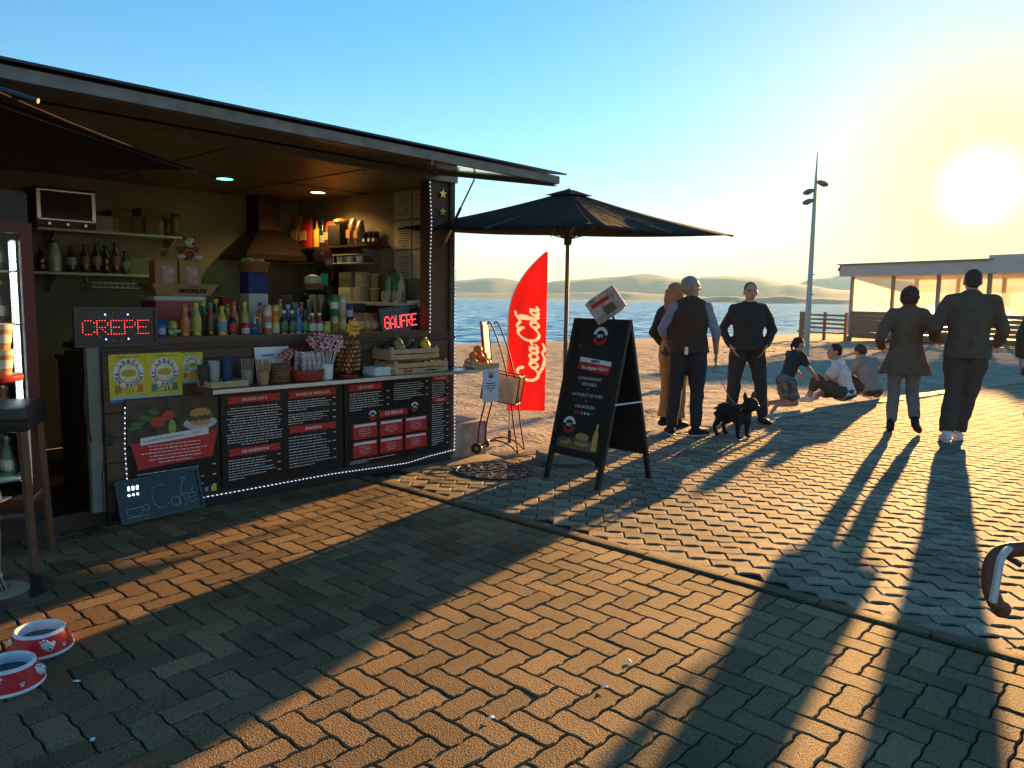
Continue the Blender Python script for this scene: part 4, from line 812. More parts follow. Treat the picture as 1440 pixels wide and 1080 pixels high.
for i, (yy, c, h, lab) in enumerate(((.70, (.30, .31, .30), .28, 'grey cleaning bottle on the lower wall shelf'), (.62, (.03, .20, .08), .30, 'green capped spray bottle on the lower wall shelf'), (.53, (.5, .5, .48), .26, 'white pump bottle on the lower wall shelf'))):
    o = rw('cleaning_bottle', yy, 1.402, lab, 'bottle', x=-.15); MB().lathe([(.035, 0), (.038, .01), (.038, h * .65), (.02, h * .78), (.014, h * .85)], n=14).build('body', colmat(c, .35), o, True); MB().tube([(0, 0, h * .85), (0, 0, h * .96), (.0, -.03, h)], .01, 8).build('spray_head', colmat((.02, .1, .04) if i < 2 else (.6, .6, .6)), o)
MUG = mat('speckled_mug', (.35, .34, .32), .3, var=.95, scale=120)
for i, yy in enumerate((.60, .44)):
    o = rw('patterned_mug', yy, 1.402, ('black and white patterned mug with its handle showing', 'black and white patterned mug at the shelf edge')[i], 'mug', x=-.26); MB().lathe([(.043, 0), (.046, .005), (.046, .1), (.042, .1), (.04, .01)], n=20, cap=False).build('body', MUG, o, True); MB().tube([(-.045, 0, .085), (-.075, 0, .08), (-.075, 0, .03), (-.045, 0, .02)], .006, 7).build('handle', MUG, o)
SHEET = mat('dull_sheet', (.50, .46, .38), .6, var=.06)
for i in range(2):
    for j in range(3):
        o = tag(empty('notice_sheet', KP(-.0635, .62 - i * .26, 1.62 + j * .27), KRZ), 'printed notice sheet pinned to the kiosk side wall above the shelf', 'notice', 'notice sheets on the side wall')
        MB().box((0, 0, .125), (.002, .235, .25)).build('sheet', SHEET, o); b = MB(); rn = random.Random(i * 7 + j)
        for k in range(9): w = rn.uniform(.08, .18); b.quad((-.002, -.09, .03 + k * .021), (-.002, -.09 + w, .03 + k * .021), (-.002, -.09 + w, .037 + k * .021), (-.002, -.09, .037 + k * .021))
        tag(b.build('small_print', colmat((.12, .11, .1)), o), kind='stuff')
for k, zz in enumerate((2.33, 2.18)):
    o = kthing('gold_ornament', -.14, -.0, zz, 'gilt star ornament pinned to the corner post, the %s of two' % ('upper', 'lower')[k], 'ornament')
    MB().prism([((.045 if i % 2 == 0 else .018) * sin(pi * i / 5), (.045 if i % 2 == 0 else .018) * cos(pi * i / 5)) for i in range(10)], 'y', -.012, .004).build('star', mat('gilt', (.6, .36, .08), .25, .9), o)
# ---- things on the customer ledge
LZ = .8435; LY = -.16
def lx(px): return ky(px, 525, LY)[0]
o = kthing('wooden_tray', -2.22, -.15, .846, 'shallow pale wooden tray with cups at the ledge end', 'tray')
MB().box((0, 0, .004), (.26, .2, .008)).build('bottom', PINE, o)
for s in (-1, 1): MB().box((s * .126, 0, .024), (.008, .2, .032)).build('side', PINE, o); MB().box((0, s * .096, .024), (.243, .008, .032)).build('side', PINE, o)
def cups(x, n, c, lab):
    o = kthing('cup_stack', x, LY + .03, .855, lab, 'cups')
    for i in range(n): MB().lathe([(.026, 0), (.035, .075), (.037, .077), (.037, .082), (.033, .08)], n=16, cap=False).build('cup', colmat(c, .5), o, True).location.z = i * .013
cups(-2.27, 7, (.42, .42, .42), 'stack of pale grey paper cups on the wooden tray'); cups(-2.18, 9, (.03, .06, .16), 'stack of navy blue paper cups on the wooden tray'); cups(-2.34, 5, (.06, .055, .05), 'stack of black paper cups on the wooden tray')
o = kthing('straw_bundle', lx(354), LY + .06, LZ, 'clear holder of thin drinking straws', 'straws'); MB().lathe([(.04, 0), (.045, .1), (.043, .1), (.038, .004)], n=16, cap=False).build('holder', mat('clear_cup', (.5, .48, .42), .15, alpha=.5), o, True)
for i in range(22): a = i * 2.4; r = .03 * math.sqrt(i / 22); MB().tube([(r * cos(a), r * sin(a), .006), (r * 1.7 * cos(a), r * 1.7 * sin(a), .17)], .0025, 5).build('straw', colmat((.38, .3, .2), .5), o)
o = kthing('stirrer_cup', lx(366), LY - .04, LZ, 'cup packed with flat wooden stirrers on the ledge', 'stirrers'); MB().lathe([(.032, 0), (.042, .09), (.044, .092)], n=16).build('cup', colmat((.45, .26, .12), .7), o, True)
for i in range(20): a = i * 2.4; r = .033 * math.sqrt((i + .5) / 20); MB().box((0, 0, 0), (.006, .0018, .15), Matrix.Rotation(a, 3, 'Z') @ Matrix.Rotation(.22 * r / .033, 3, 'Y')).build('stirrer', colmat((.50, .27, .11), .7), o, False, (r * 1.3 * cos(a), r * 1.3 * sin(a), .095))
wicker('wicker_pot', lx(394), LY + .02, LZ, .075, .12, 'deep brown wicker basket on the ledge', (.22, .10, .04))
o = kthing('notice_card', lx(398) , LY + .13, LZ, 'white folded card with a blue panel behind the wicker basket', 'card'); MB().box((0, 0, .12), (.27, .004, .24), Matrix.Rotation(-.15, 3, 'X')).build('card', PAPER, o); MB().box((-.07, -.005, .065), (.1, .003, .07), Matrix.Rotation(-.15, 3, 'X')).build('blue_panel', colmat((.05, .25, .5)), o); MB().box((-.05, -.023, .185), (.09, .003, .012), Matrix.Rotation(-.15, 3, 'X')).build('heading', colmat((.05, .2, .45)), o); MB().prism([(.09 + .03 * cos(2 * pi * i / 16), .15 + .025 * sin(2 * pi * i / 16)) for i in range(16)], 'y', -.022, -.026).build('orange_logo', colmat((.55, .2, .08)), o)
STR = [colmat((.6, .55, .55), .3), colmat((.5, .015, .02), .3)]
o = kthing('candy_basket', lx(431), LY - .02, LZ, 'red basket filled with wrapped candy bars on the ledge', 'basket'); RW = mat('red_wicker', (.42, .05, .03), .6, var=.4, scale=80, bump=.7)
for k in range(4): MB().tube([((.1 + .006 * k + .003 * (-1) ** (i + k)) * cos(2 * pi * i / 20), (.07 + .004 * k) * sin(2 * pi * i / 20), .012 + .019 * k) for i in range(21)], .011, 6).build('weave', RW, o, True)
MB().lathe([(.095, .002), (.095, .008)], n=18).build('bottom', RW, o).scale.y = .7
for i in range(9):
    q = tag(MB().rbox((0, 0, 0), (.035, .018, .15), .008).build('candy_bar', mat('candy_wrap', (.40, .33, .35), .25, var=.5, scale=40), None, True, KP(lx(431) - .07 + .02 * i, LY - .02 + .03 * (-1) ** i, LZ + .13), KRZ), 'silvery wrapped candy bar standing in the red basket', 'candy bar', 'candy bars in the red basket'); q.rotation_euler.y = random.gauss(0, .15)
o = kthing('striped_sweets', lx(415), LY + .07, LZ, 'bunch of red and white striped candy sticks in a holder', 'sweets'); MB().lathe([(.04, 0), (.05, .1)], n=16).build('holder', colmat((.4, .02, .02)), o, True)
for i in range(34):
    a = i * 2.4; r = .1 * math.sqrt(i / 34); b = MB().mat(0); zt = .2 - .05 * (r / .1) ** 2
    for k in range(4): b.mat(k % 2).ball((r * cos(a) + .004 * k, r * sin(a) * .6, zt + .009 * k), .0085, 7, 5)
    b.build('candy_stick', STR, o, True)
o = kthing('lollipop_jar', lx(457), LY - .02, LZ, 'white jar with a bouquet of swirled red and white lollipops', 'lollipop jar'); MB().lathe([(.042, 0), (.045, .01), (.05, .11), (.047, .11), (.04, .01)], n=20, cap=False).build('jar', WHITE, o, True)
for i in range(26):
    a = i * 2.4; r = .13 * math.sqrt((i + .3) / 26); x, y, z = r * cos(a), r * sin(a) * .7, .27 - 1.9 * r * r + random.uniform(-.02, .05)
    l = MB().tube([(r * .2 * cos(a), r * .15 * sin(a), .03), (x, y, z)], .002, 5).build('stick', WHITE, o)
    b = MB(); tilt = Matrix.Rotation(random.uniform(-.5, .5), 3, 'Z') @ Matrix.Rotation(random.uniform(-.6, .6), 3, 'X')
    for k in range(10):
        t0, t1 = 2 * pi * k / 10, 2 * pi * (k + 1) / 10; pts = [(0, 0)] + [((.015 + .019 * j / 3) * cos(t0 + (t1 - t0) * u + .5 * j / 3), (.015 + .019 * j / 3) * sin(t0 + (t1 - t0) * u + .5 * j / 3)) for j, u in ((0, 0), (3, 0), (3, .5), (3, 1), (0, 1))]
        b.mat(k % 2)
        for s in (-1, 1): b.add([Vector((x, y, z)) + tilt @ Vector((p[0], s * (.006 if i_ == 0 else .004), p[1])) for i_, p in enumerate(pts)], [tuple(range(6))])
    b.build('lollipop', STR, o, fix=False)
o = kthing('lollipop_stand', lx(492), LY + .02, LZ, 'round tiered stand of small lollipops with an orange flower sign', 'lollipop stand'); MB().lathe([(.075, 0), (.08, .02), (.03, .03), (.03, .27)], n=20).build('column', colmat((.35, .04, .02), .4), o, True)
for k in range(7):
    zz = .05 + k * .033
    MB().lathe([(.03, zz), (.07, zz + .004), (.07, zz + .008), (.03, zz + .01)], n=20, cap=False).build('tier', colmat((.35, .06, .03), .4), o, True)
    b = MB()
    for i in range(16): a = 2 * pi * i / 16 + k * .2; b.mat(i % 3).ball((.08 * cos(a), .08 * sin(a), zz + .012), .0135, 8, 6)
    tag(b.build('small_lollipops', [colmat((.4, .18, .05), .3), colmat((.5, .3, .08), .3), colmat((.35, .1, .05), .3)], o, True), kind='stuff')
fl = MB().prism([((.062 + .010 * cos(9 * t)) * cos(t), .37 + (.062 + .010 * cos(9 * t)) * sin(t)) for t in [2 * pi * i / 54 for i in range(54)]], 'y', -.06, -.072).build('flower_sign', mat('flower_orange', (.70, .20, .02), .4, var=.05), o)
MB().prism([(.052 * cos(2 * pi * i / 30), .37 + .052 * sin(2 * pi * i / 30)) for i in range(30)], 'y', -.073, -.076).build('flower_centre', colmat((.75, .50, .03)), fl)
t = MB(); put_text(t, 'Chupa', .036, (0, -.078, .373), XA, ZA, bold=.001, shear=.2); put_text(t, 'Chups', .036, (0, -.078, .343), XA, ZA, bold=.001, shear=.2); t.build('lettering', REDP, fl)
MB().box((0, -.05, .28), (.02, .02, .12)).build('sign_stem', colmat((.35, .04, .02)), o)
o = kthing('leaflet_stack', lx(530), LY + .0, LZ, 'stack of white leaflets at the left of the wooden crate', 'leaflets')
for i in range(9): MB().box((0, 0, 0), (.15, .16, .0065)).build('leaflet', PAPER, o, False, (random.gauss(0, .003), random.gauss(0, .003), .004 + i * .0072), random.gauss(0, .02))
def crate(x, y, z, w, d, h, lab, txt=None):
    o = kthing('wooden_crate', x, y, z, lab, 'crate')
    MB().box((0, 0, .005), (w - .02, d - .02, .008)).build('bottom', PINE, o)
    for s in (-1, 1):
        for k in range(2): MB().box((0, s * (d / 2 - .004), h * (.25 + .45 * k)), (w, .007, h * .36)).build('slat', PINE, o)
        MB().box((s * (w / 2 - .004), 0, h * .45), (.008, d - .016, h * .8)).build('end_board', PINE, o)
        for q in (-1, 1): MB().prism([(s * (w / 2 - .008), q * (d / 2 - .008)), (s * (w / 2 - .034), q * (d / 2 - .008)), (s * (w / 2 - .008), q * (d / 2 - .034))], 'z', .009, h * 1.08).build('corner_block', PINE, o)
    if txt:
        t = MB(); put_text(t, txt[0], h * .42, (-w * .27, -d / 2 - .002, h * .14), XA, ZA, bold=.0015, shear=.3); t.build('lettering', REDP, o); t = MB(); put_text(t, txt[1], h * .25, (w * .16, -d / 2 - .002, h * .16), XA, ZA, bold=.001); t.build('lettering', colmat((.03, .03, .02)), o)
    return o
cx = -.60
crate(cx, -.15, LZ, .56, .27, .10, 'pale wooden fruit crate with red and black lettering on the ledge', ('Kado', 'de la Nature')); crate(cx - .04, -.13, LZ + .112, .50, .24, .095, 'pale wooden crate of gourds stacked on the printed crate')
def fruit(name, P, r, c, lab, group, st=True):
    o = tag(empty(name, P, random.uniform(0, 6)), lab, name.replace('_', ' '), group); r3 = (r, r, r * .9)
    MB().ball((0, 0, 0), r3, 14, 10).build('flesh', mat('peel_%s' % str(c), c, .45, var=.2, scale=40, bump=.25, bscale=160), o, True)
    if st: MB().tube([(0, 0, r * .85), (.002, 0, r * 1.02)], .004, 5).build('stem', colmat((.08, .10, .03)), o)
    return o
for i in range(6): fruit('pomegranate', KP(cx - .2 + i * .08, -.16 + .02 * (i % 2), LZ + .055), .038, ((.45, .12, .04), (.42, .25, .12))[i % 2], ('reddish round fruit in the lower printed crate', 'pale pinkish round fruit in the lower printed crate')[i % 2], ('red fruits in crate', 'pale fruits in crate')[i % 2])
for i in range(7):
    P = KP(cx - .21 + i * .065, -.13 + .05 * (-1) ** i, LZ + .112 + .075 + .015 * (i % 3)); k = i % 3
    o = tag(empty('gourd', P, random.uniform(0, 6)), ('dark green round gourd in the upper crate', 'green and cream striped gourd in the upper crate', 'small yellow gourd in the upper crate')[k], 'gourd', ('dark gourds', 'striped gourds', 'yellow gourds')[k])
    MB().lathe([(.008, -.04), (.036, -.03), (.046, 0), (.038, .025), (.02, .045), (.012, .065)], n=14).build('gourd_body', mat('gourd_%d' % k, ((.02, .04, .015), (.25, .25, .12), (.5, .36, .04))[k], .4, var=.6, scale=25), o, True); MB().tube([(0, 0, .063), (.006, 0, .08)], .005, 6).build('stem', colmat((.2, .16, .08)), o)
# oranges on the small shelf at the post
part('fruit_shelf', PINE, lambda b: (b.rbox((.13, -.16, .835), (.30, .27, .022), .003), b.box((.13, -.296, .862), (.30, .01, .04))))
n_ = 0
for lay, (cnt, rr) in enumerate(((8, .085), (5, .055), (2, .025))):
    for i in range(cnt):
        a = 2 * pi * i / cnt + lay * .5; fruit('orange', KP(.16 + rr * cos(a), -.15 + rr * sin(a), .885 + lay * .057), .037, (.75, .22, .02), 'ripe orange in the heap on the small fruit shelf', 'heap of oranges')
for i in range(10): fruit('garlic_bulb', KP(.02 + random.uniform(-.05, .03), -.22 + random.uniform(-.05, .05), .868 + .02 * (i % 3)), .02, (.5, .42, .28), 'small cream bulb beside the oranges', 'cream bulbs beside the oranges')
o = kthing('hanging_notice', .17, -.305, .55, 'white paper notice taped below the fruit shelf', 'notice'); MB().box((0, 0, .14), (.2, .002, .29)).build('sheet', mat('lavender_paper', (.68, .66, .78), .8), o); emblem(o, 0, .235, .028, -.002)
b = MB()
for k, w in enumerate((.12, .14, .11, .04)): b.quad((-w / 2, -.0022, .155 - k * .022), (w / 2, -.0022, .155 - k * .022), (w / 2, -.0022, .163 - k * .022), (-w / 2, -.0022, .163 - k * .022))
tag(b.build('small_print', BLKSAT, o), kind='stuff')
# ---- fridge at the left of the doorway
FX = -3.245; o = kthing('drinks_fridge', FX - .36, .3, .1, 'tall red framed drinks fridge with lit glass door beside the kiosk doorway', 'fridge')
RED_F = mat('fridge_red', (.12, .005, .006), .4)
MB().box((0, .3, .95), (.70, .04, 1.9)).build('back', BLACK, o); MB().box((-.335, 0, .95), (.03, .58, 1.9)).build('side', BLACK, o); MB().box((.335, .02, .95), (.03, .54, 1.9)).build('side', BLACK, o)
MB().box((0, -.0, 1.79), (.64, .56, .23)).build('header', BLACK, o); MB().box((0, 0, .06), (.64, .56, .12)).build('plinth', BLACK, o)
dr = MB()
for s in (-1, 1): dr.box((s * .32, -.29, .93), (.06, .04, 1.6))
for zz in (.15, 1.70): dr.box((0, -.29, zz), (.58, .04, .06))
dr = dr.build('door', RED_F, o); MB().box((0, -.285, .93), (.58, .006, 1.49)).build('glass', mat('door_glass', (.9, .95, .95), .02, trans=1, var=0, alpha=.25), dr)
b = MB(); [b.box((.27, -.22, .2 + i * .022), (.006, .004, .010)) for i in range(66)]; tag(b.build('light_strip', led('fridge_led', (.6, .85, 1), .45), o), kind='stuff')
for k in range(5): MB().box((0, -.0, .26 + k * .3), (.6, .44, .01)).build('shelf', mat('fridge_shelf', (.5, .55, .55), .3), o)
fl_ = bpy.data.lights.new('fridge_light', 'AREA'); fl_.energy = .25; fl_.shape = 'RECTANGLE'; fl_.size = .02; fl_.size_y = 1.4; fl_.color = (.8, .95, 1)
lo = bpy.data.objects.new('fridge_light', fl_); COL.objects.link(lo); lo.parent = o; lo.location = (.28, -.2, .93); lo.rotation_euler = (pi / 2, 0, rad(120))
cols = [((.02, .12, .05), 'green'), ((.35, .1, .02), 'amber'), ((.05, .2, .35), 'blue'), ((.03, .03, .03), 'dark')]
for k in range(5):
    for i in range(4):
        c, n = cols[(k + i) % 4]; xx = .22 - i * .11; bo = kthing('fridge_bottle', FX - .36 + xx, .3 - .1, .1 + .266 + k * .3, '%s bottle on the %s shelf of the lit fridge' % (n, ('bottom', 'second', 'middle', 'fourth', 'top')[k]), 'bottle')
        MB().lathe([(.032, 0), (.034, .01), (.034, .13), (.014, .19), (.014, .23)], n=12).build('body', mat('glassy_%s' % str(c), c, .12, var=.05, coat=.4), bo, True); MB().lathe([(.0345, .04), (.0347, .1)], n=12, cap=False).build('label', colmat((.5, .48, .4)), bo); MB().lathe([(.016, .22), (.016, .24)], n=10).build('cap', STEEL, bo)
# ================================================================ STREET THINGS
def fabric(name, c, trans=.35, rough=.8):
    if name in MATS: return MATS[name]
    M = bpy.data.materials.new(name); M.use_nodes = True; t = M.node_tree; b = t.nodes['Principled BSDF']; b.inputs['Base Color'].default_value = (*c, 1); b.inputs['Roughness'].default_value = rough; b.inputs['Specular IOR Level'].default_value = .15
    tr = t.nodes.new('ShaderNodeBsdfTranslucent'); tr.inputs[0].default_value = (*[min(1, x * 1.3) for x in c], 1); mx = t.nodes.new('ShaderNodeMixShader'); mx.inputs[0].default_value = trans
    n = t.nodes.new('ShaderNodeTexNoise'); n.inputs['Scale'].default_value = 9; g = t.nodes.new('ShaderNodeTexCoord'); t.links.new(g.outputs['Object'], n.inputs['Vector']); bp = t.nodes.new('ShaderNodeBump'); bp.inputs['Strength'].default_value = .25; bp.inputs['Distance'].default_value = .03
    t.links.new(n.outputs['Fac'], bp.inputs['Height']); t.links.new(bp.outputs[0], b.inputs['Normal'])
    t.links.new(b.outputs[0], mx.inputs[1]); t.links.new(tr.outputs[0], mx.inputs[2]); t.links.new(mx.outputs[0], t.nodes['Material Output'].inputs[0]); MATS[name] = M; return M
CANVAS = fabric('charcoal_canvas', (.028, .023, .019), .10, 1.0); DKMET = mat('dark_metal', (.06, .055, .05), .45, .6)
def parasol(loc, rz, half, zc, za, tilt, lab, base=True):
    """square parasol: corners along local +-x and +-y at distance half"""
    o = tag(empty('parasol', loc, rz), lab, 'parasol'); T = Matrix.Rotation(tilt, 4, 'X'); C = Vector((0, 0, za))
    corners = [Vector((half * cos(pi / 2 * k), half * sin(pi / 2 * k), zc - za)) for k in range(4)]
    b = MB(); n = 10
    for k in range(4):
        A, B = corners[k], corners[(k + 1) % 4]; V = []; Fc = []
        for i in range(n + 1):
            s = i / n
            for j in range(n + 1):
                p = (A.lerp(B, j / n)) * s; sag = .05 * sin(pi * j / n) * s * s; curve = .06 * sin(pi * s)
                V.append(C + (T @ Vector((p.x * (1 - sag * .6), p.y * (1 - sag * .6), p.z - sag * .35 - curve * .4))))
        for i in range(n):
            for j in range(n): q = i * (n + 1) + j; Fc.append((q, q + 1, q + n + 2, q + n + 1))
        b.add(V, Fc)
    cv = b.build('canopy', CANVAS, o, True); sm = cv.modifiers.new('s', 'SOLIDIFY'); sm.thickness = .004
    b = MB(); f = .14
    b.add([C + (T @ Vector((c.x * f, c.y * f, c.z * f + .012))) for c in corners] + [C + Vector((0, 0, .02))], [(0, 1, 4), (1, 2, 4), (2, 3, 4), (3, 0, 4)]); vt = b.build('vent', CANVAS, cv); vt.modifiers.new('s', 'SOLIDIFY').thickness = .004
    hub = Vector((0, 0, za - .42))
    for k in range(8):
        e = corners[k // 2] if k % 2 == 0 else (corners[k // 2] + corners[(k // 2 + 1) % 4]) / 2
        r = MB().tube([C + (T @ (e * .03 - Vector((0, 0, .03)))), C + (T @ (e * .5 - Vector((0, 0, .045)))), C + (T @ (e * 1.0 - Vector((0, 0, .012))))], .008, 6).build('rib', DKMET, o)
        MB().tube([hub, C + (T @ (e * .5 - Vector((0, 0, .05))))], .006, 6).build('strut', DKMET, r)
    MB().tube([(0, 0, .05), (0, 0, za + .02)], .019, 12).build('pole', mat('pole_bronze', (.12, .10, .08), .4, .7), o, True); MB().lathe([(.035, -.05), (.035, .05)], hub, 12).build('runner', DKMET, o)
    if base:
        MB().lathe([(.24, 0), (.25, .01), (.25, .07), (.235, .085), (.05, .09)], n=32).build('base', mat('concrete_grey', (.22, .2, .18), .85, var=.2, scale=20, bump=.4), o, True); MB().lathe([(.032, .09), (.032, .34)], n=12).build('sleeve', DKMET, o, True)
    return o
parasol((.475, 6.9, 0), rad(3), 1.49, 2.05, 2.40, rad(3.4), 'charcoal square parasol standing behind the chalkboard menu')
parasol((-2.6, 2.2, 0), math.atan2(1.3, 1.18), 1.755, 2.0, 2.42, 0, 'black parasol whose corner reaches over the kiosk counter')
# ---- Coca-Cola feather flag
def catmull(P, n=8):
    out = []; Q = [P[0]] + list(P) + [P[-1]]
    for i in range(1, len(Q) - 2):
        p0, p1, p2, p3 = [Vector(q) for q in Q[i - 1:i + 3]]
        for k in range(n): t = k / n; out.append(.5 * ((2 * p1) + (p2 - p0) * t + (2 * p0 - 5 * p1 + 4 * p2 - p3) * t * t + (3 * p1 - p0 - 3 * p2 + p3) * t ** 3))
    out.append(Vector(P[-1])); return out
def pen(mb, P, fn, nib=.17, thin=.05, ang=35):
    pts = catmull([(x, y, 0) for x, y in P]); a = Vector((cos(rad(ang)), sin(rad(ang)), 0))
    for off, w in ((a, nib), (Vector((-a.y, a.x, 0)), thin)):
        for p, q in zip(pts, pts[1:]): mb.quad(fn(p - off * w), fn(p + off * w), fn(q + off * w), fn(q - off * w))
def capC(x): return [[(x + 1.75, 1.75), (x + 1.55, 2.3), (x + 1.0, 2.35), (x + .35, 1.6), (x + .15, .7), (x + .5, .02), (x + 1.1, .02), (x + 1.7, .6)]]
def ring(x): return [[(x + .55, 1.0), (x + .2, .75), (x + .12, .3), (x + .38, .02), (x + .72, .25), (x + .78, .7), (x + .55, 1.0), (x + .75, .85), (x + 1.05, .85)]]
def smc(x): return [[(x + .75, .85), (x + .55, 1.0), (x + .2, .72), (x + .12, .3), (x + .4, .02), (x + .75, .2), (x + .95, .45)]]
def sma(x): return [[(x + .7, .8), (x + .5, 1.0), (x + .18, .7), (x + .12, .28), (x + .36, .03), (x + .62, .3), (x + .78, .95)], [(x + .8, 1.0), (x + .72, .4), (x + .82, .05), (x + 1.1, .3)]]
def sml(x): return [[(x + .1, .4), (x + .45, 1.2), (x + .62, 2.1), (x + .45, 2.35), (x + .3, 1.8), (x + .28, .6), (x + .42, .05), (x + .75, .3)]]
strokes = capC(0) + ring(1.55) + smc(2.5) + sma(3.3) + [[(4.45, .75), (4.85, .9)]] + capC(4.75) + ring(6.35) + sml(7.3) + sma(7.85)
strokes += [[(.9, -.05), (1.7, -.55), (2.7, -.75), (3.4, -.5), (3.9, -.75), (4.5, -.55)], [(6.2, 2.2), (6.7, 2.55), (7.3, 2.2), (7.8, 2.6), (8.4, 2.75)]]
FB = G(722, 620, -.14); fd = FB.y
o = tag(empty('feather_flag', FB, rad(-2)), 'red feather flag with white script lettering planted in the sand', 'flag')
zt = at(761, 354, fd).z - FB.z; zb = at(712, 577, fd).z - FB.z; WF = 52 / FPX * fd * 1.02; XL = -.075
def fleft(z):                                # left edge: straight, bending over at the top
    s = (z - zb) / (zt - zb); return XL + (0 if s < .55 else WF * .96 * ((s - .55) / .45) ** 2.3)
def rip(x, z): return .016 * sin(11 * x + 4.1 * z) + .012 * sin(6 * z) + .006 * sin(30 * x - 9 * z)
V = []; Fc = []; nz, nx = 420, 96
sc_ = .092; zs_ = zb + 42 / FPX * fd; marked = set()
def cell(p):
    x = XL + WF * .80 - p[1] * sc_ * 1.03; z = zs_ + p[0] * sc_; i = int((z - zb) / (zt - zb) * nz); xl = fleft(z); j = int((x - xl) / (XL + WF - xl) * nx)
    if 0 <= i < nz and 0 <= j < nx: marked.add((i, j))
for st in strokes:
    pts = catmull([(x, y, 0) for x, y in st], 14); a = Vector((cos(rad(40)), sin(rad(40)), 0))
    for p, q in zip(pts, pts[1:]):
        for u in (0, .5):
            c = p.lerp(q, u)
            for k in range(-5, 6):
                for l in (-.055, 0, .055): cell((c.x + a.x * .15 * k / 5 - a.y * l, c.y + a.y * .15 * k / 5 + a.x * l))
for i in range(nz + 1):
    z = zb + (zt - zb) * i / nz; xl = fleft(z)
    for j in range(nx + 1): x = xl + (XL + WF - xl) * j / nx; V.append((x, rip(x, z), z))
b = MB()
for i in range(nz):
    for j in range(nx): q = i * (nx + 1) + j; Fc.append((q, q + 1, q + nx + 2, q + nx + 1))
b.add(V, Fc); b.m = [1 if (f[0] // (nx + 1), f[0] % (nx + 1)) in marked else 0 for f in Fc]
fs_ = b.build('sail', [fabric('flag_red', (.50, .012, .016), .22, .6), fabric('flag_white', (.72, .62, .56), .22)], o, 'all', fix=False)
pz = [zb + (zt - zb) * i / 24 for i in range(25)]
MB().tube([(XL + .03, 0, -.2), (XL + .028, .004, zb)] + [(fleft(z) - .004, rip(fleft(z), z), z) for z in pz], [.013, .012] + [.010 - .006 * i / 24 for i in range(25)], 8).build('pole', mat('pale_pole', (.6, .55, .45), .4), o, True)
MB().tube([(XL + .03, 0, -.25), (XL + .03, 0, .12)], .02, 10).build('ground_spike', DKMET, o)
# ---- newspaper rack on wheels
RK = G(700, 636); RKR = rad(-14)
o = tag(empty('newspaper_rack', RK, RKR), 'red wire newspaper trolley with wheels and a tray of papers', 'rack'); RW_ = mat('red_wire', (.20, .012, .016), .7, spec=.2); rt = .0075
for yy, dx in ((-.09, 0), (.09, .02)):
    MB().tube(catmull([(-.17 + dx, yy, .05), (-.16 + dx, yy, .25), (-.10 + dx, yy, .55), (-.13 + dx, yy, .95), (-.16 + dx, yy, 1.24)], 5), rt, 7).build('rear_upright', RW_, o, True)
    MB().tube(catmull([(-.10 + dx, yy, 1.21), (-.06 + dx, yy, 1.22), (.04 + dx, yy, .98), (.13 + dx, yy, .62), (.17 + dx, yy, .3), (.22 + dx, yy, .02)], 5), rt, 7).build('front_upright', RW_, o, True)
    MB().tube(catmull([(-.17 + dx, yy, .06), (-.02 + dx, yy, .13), (.12 + dx, yy, .1), (.22 + dx, yy, .02)], 5), rt, 7).build('floor_rail', RW_, o, True)
MB().tube([(.22, -.09, .02), (.24, .09, .02)], rt, 7).build('floor_bar', RW_, o)
for yy in (-.13, .13):
    w_ = MB().tube([(-.17, yy - .014, .052), (-.17, yy + .014, .052)], .052, 20).build('wheel', BLACK, o, True); MB().tube([(-.17, yy - .017, .052), (-.17, yy + .017, .052)], .02, 12).build('hub', STEEL, w_)
MB().tube([(-.17, -.13, .052), (-.17, .13, .052)], .006, 6).build('axle', STEEL, o)
TR = Matrix.Rotation(.16, 3, 'Y'); tr = MB()
tb = lambda x, y, z: Vector((.02, 0, .50)) + TR @ Vector((x, y, z))
def tray(b): 
    for a, c in (((-.17, -.1, 0), (.17, -.1, 0)), ((-.17, .1, 0), (.17, .1, 0)), ((-.17, -.1, .26), (.17, -.1, .26)), ((-.17, .1, .26), (.17, .1, .26)), ((-.17, -.1, 0), (-.17, .1, 0)), ((.17, -.1, 0), (.17, .1, 0)), ((-.17, -.1, .26), (-.17, .1, .26)), ((.17, -.1, .26), (.17, .1, .26))): b.tube([tb(*a), tb(*c)], .006, 6)
    for sx in (-1, 1):
        for sy in (-1, 1): b.tube([tb(sx * .17, sy * .1, 0), tb(sx * .17, sy * .1, .26)], .006, 6)
tray(tr); tr.build('tray_frame', RW_, o); pn = MB(); pn.box(tb(0, -.095, .125), (.33, .004, .24), TR); pn.build('clear_front', mat('yellowed_acrylic', (.62, .52, .36), .2, alpha=.75), o)
b = MB(); b.box(tb(0, .095, .125), (.33, .004, .24), TR); b.build('clear_back', mat('yellowed_acrylic', (.62, .52, .36), .2), o)
NEWS = mat('newsprint', (.50, .45, .38), .85, var=.5, scale=35)
for k in range(4): b = MB(); b.box(tb(.0, -.055 + .03 * k, .08), (.30, .02, .16), TR); q = b.build('newspaper', NEWS, o)
MB().box((-.125, 0, 1.06), (.012, .19, .34), Matrix.Rotation(-.1, 3, 'Y')).build('header_board', mat('faded_pink_print', (.32, .10, .09), .6, var=.5, scale=18), o)
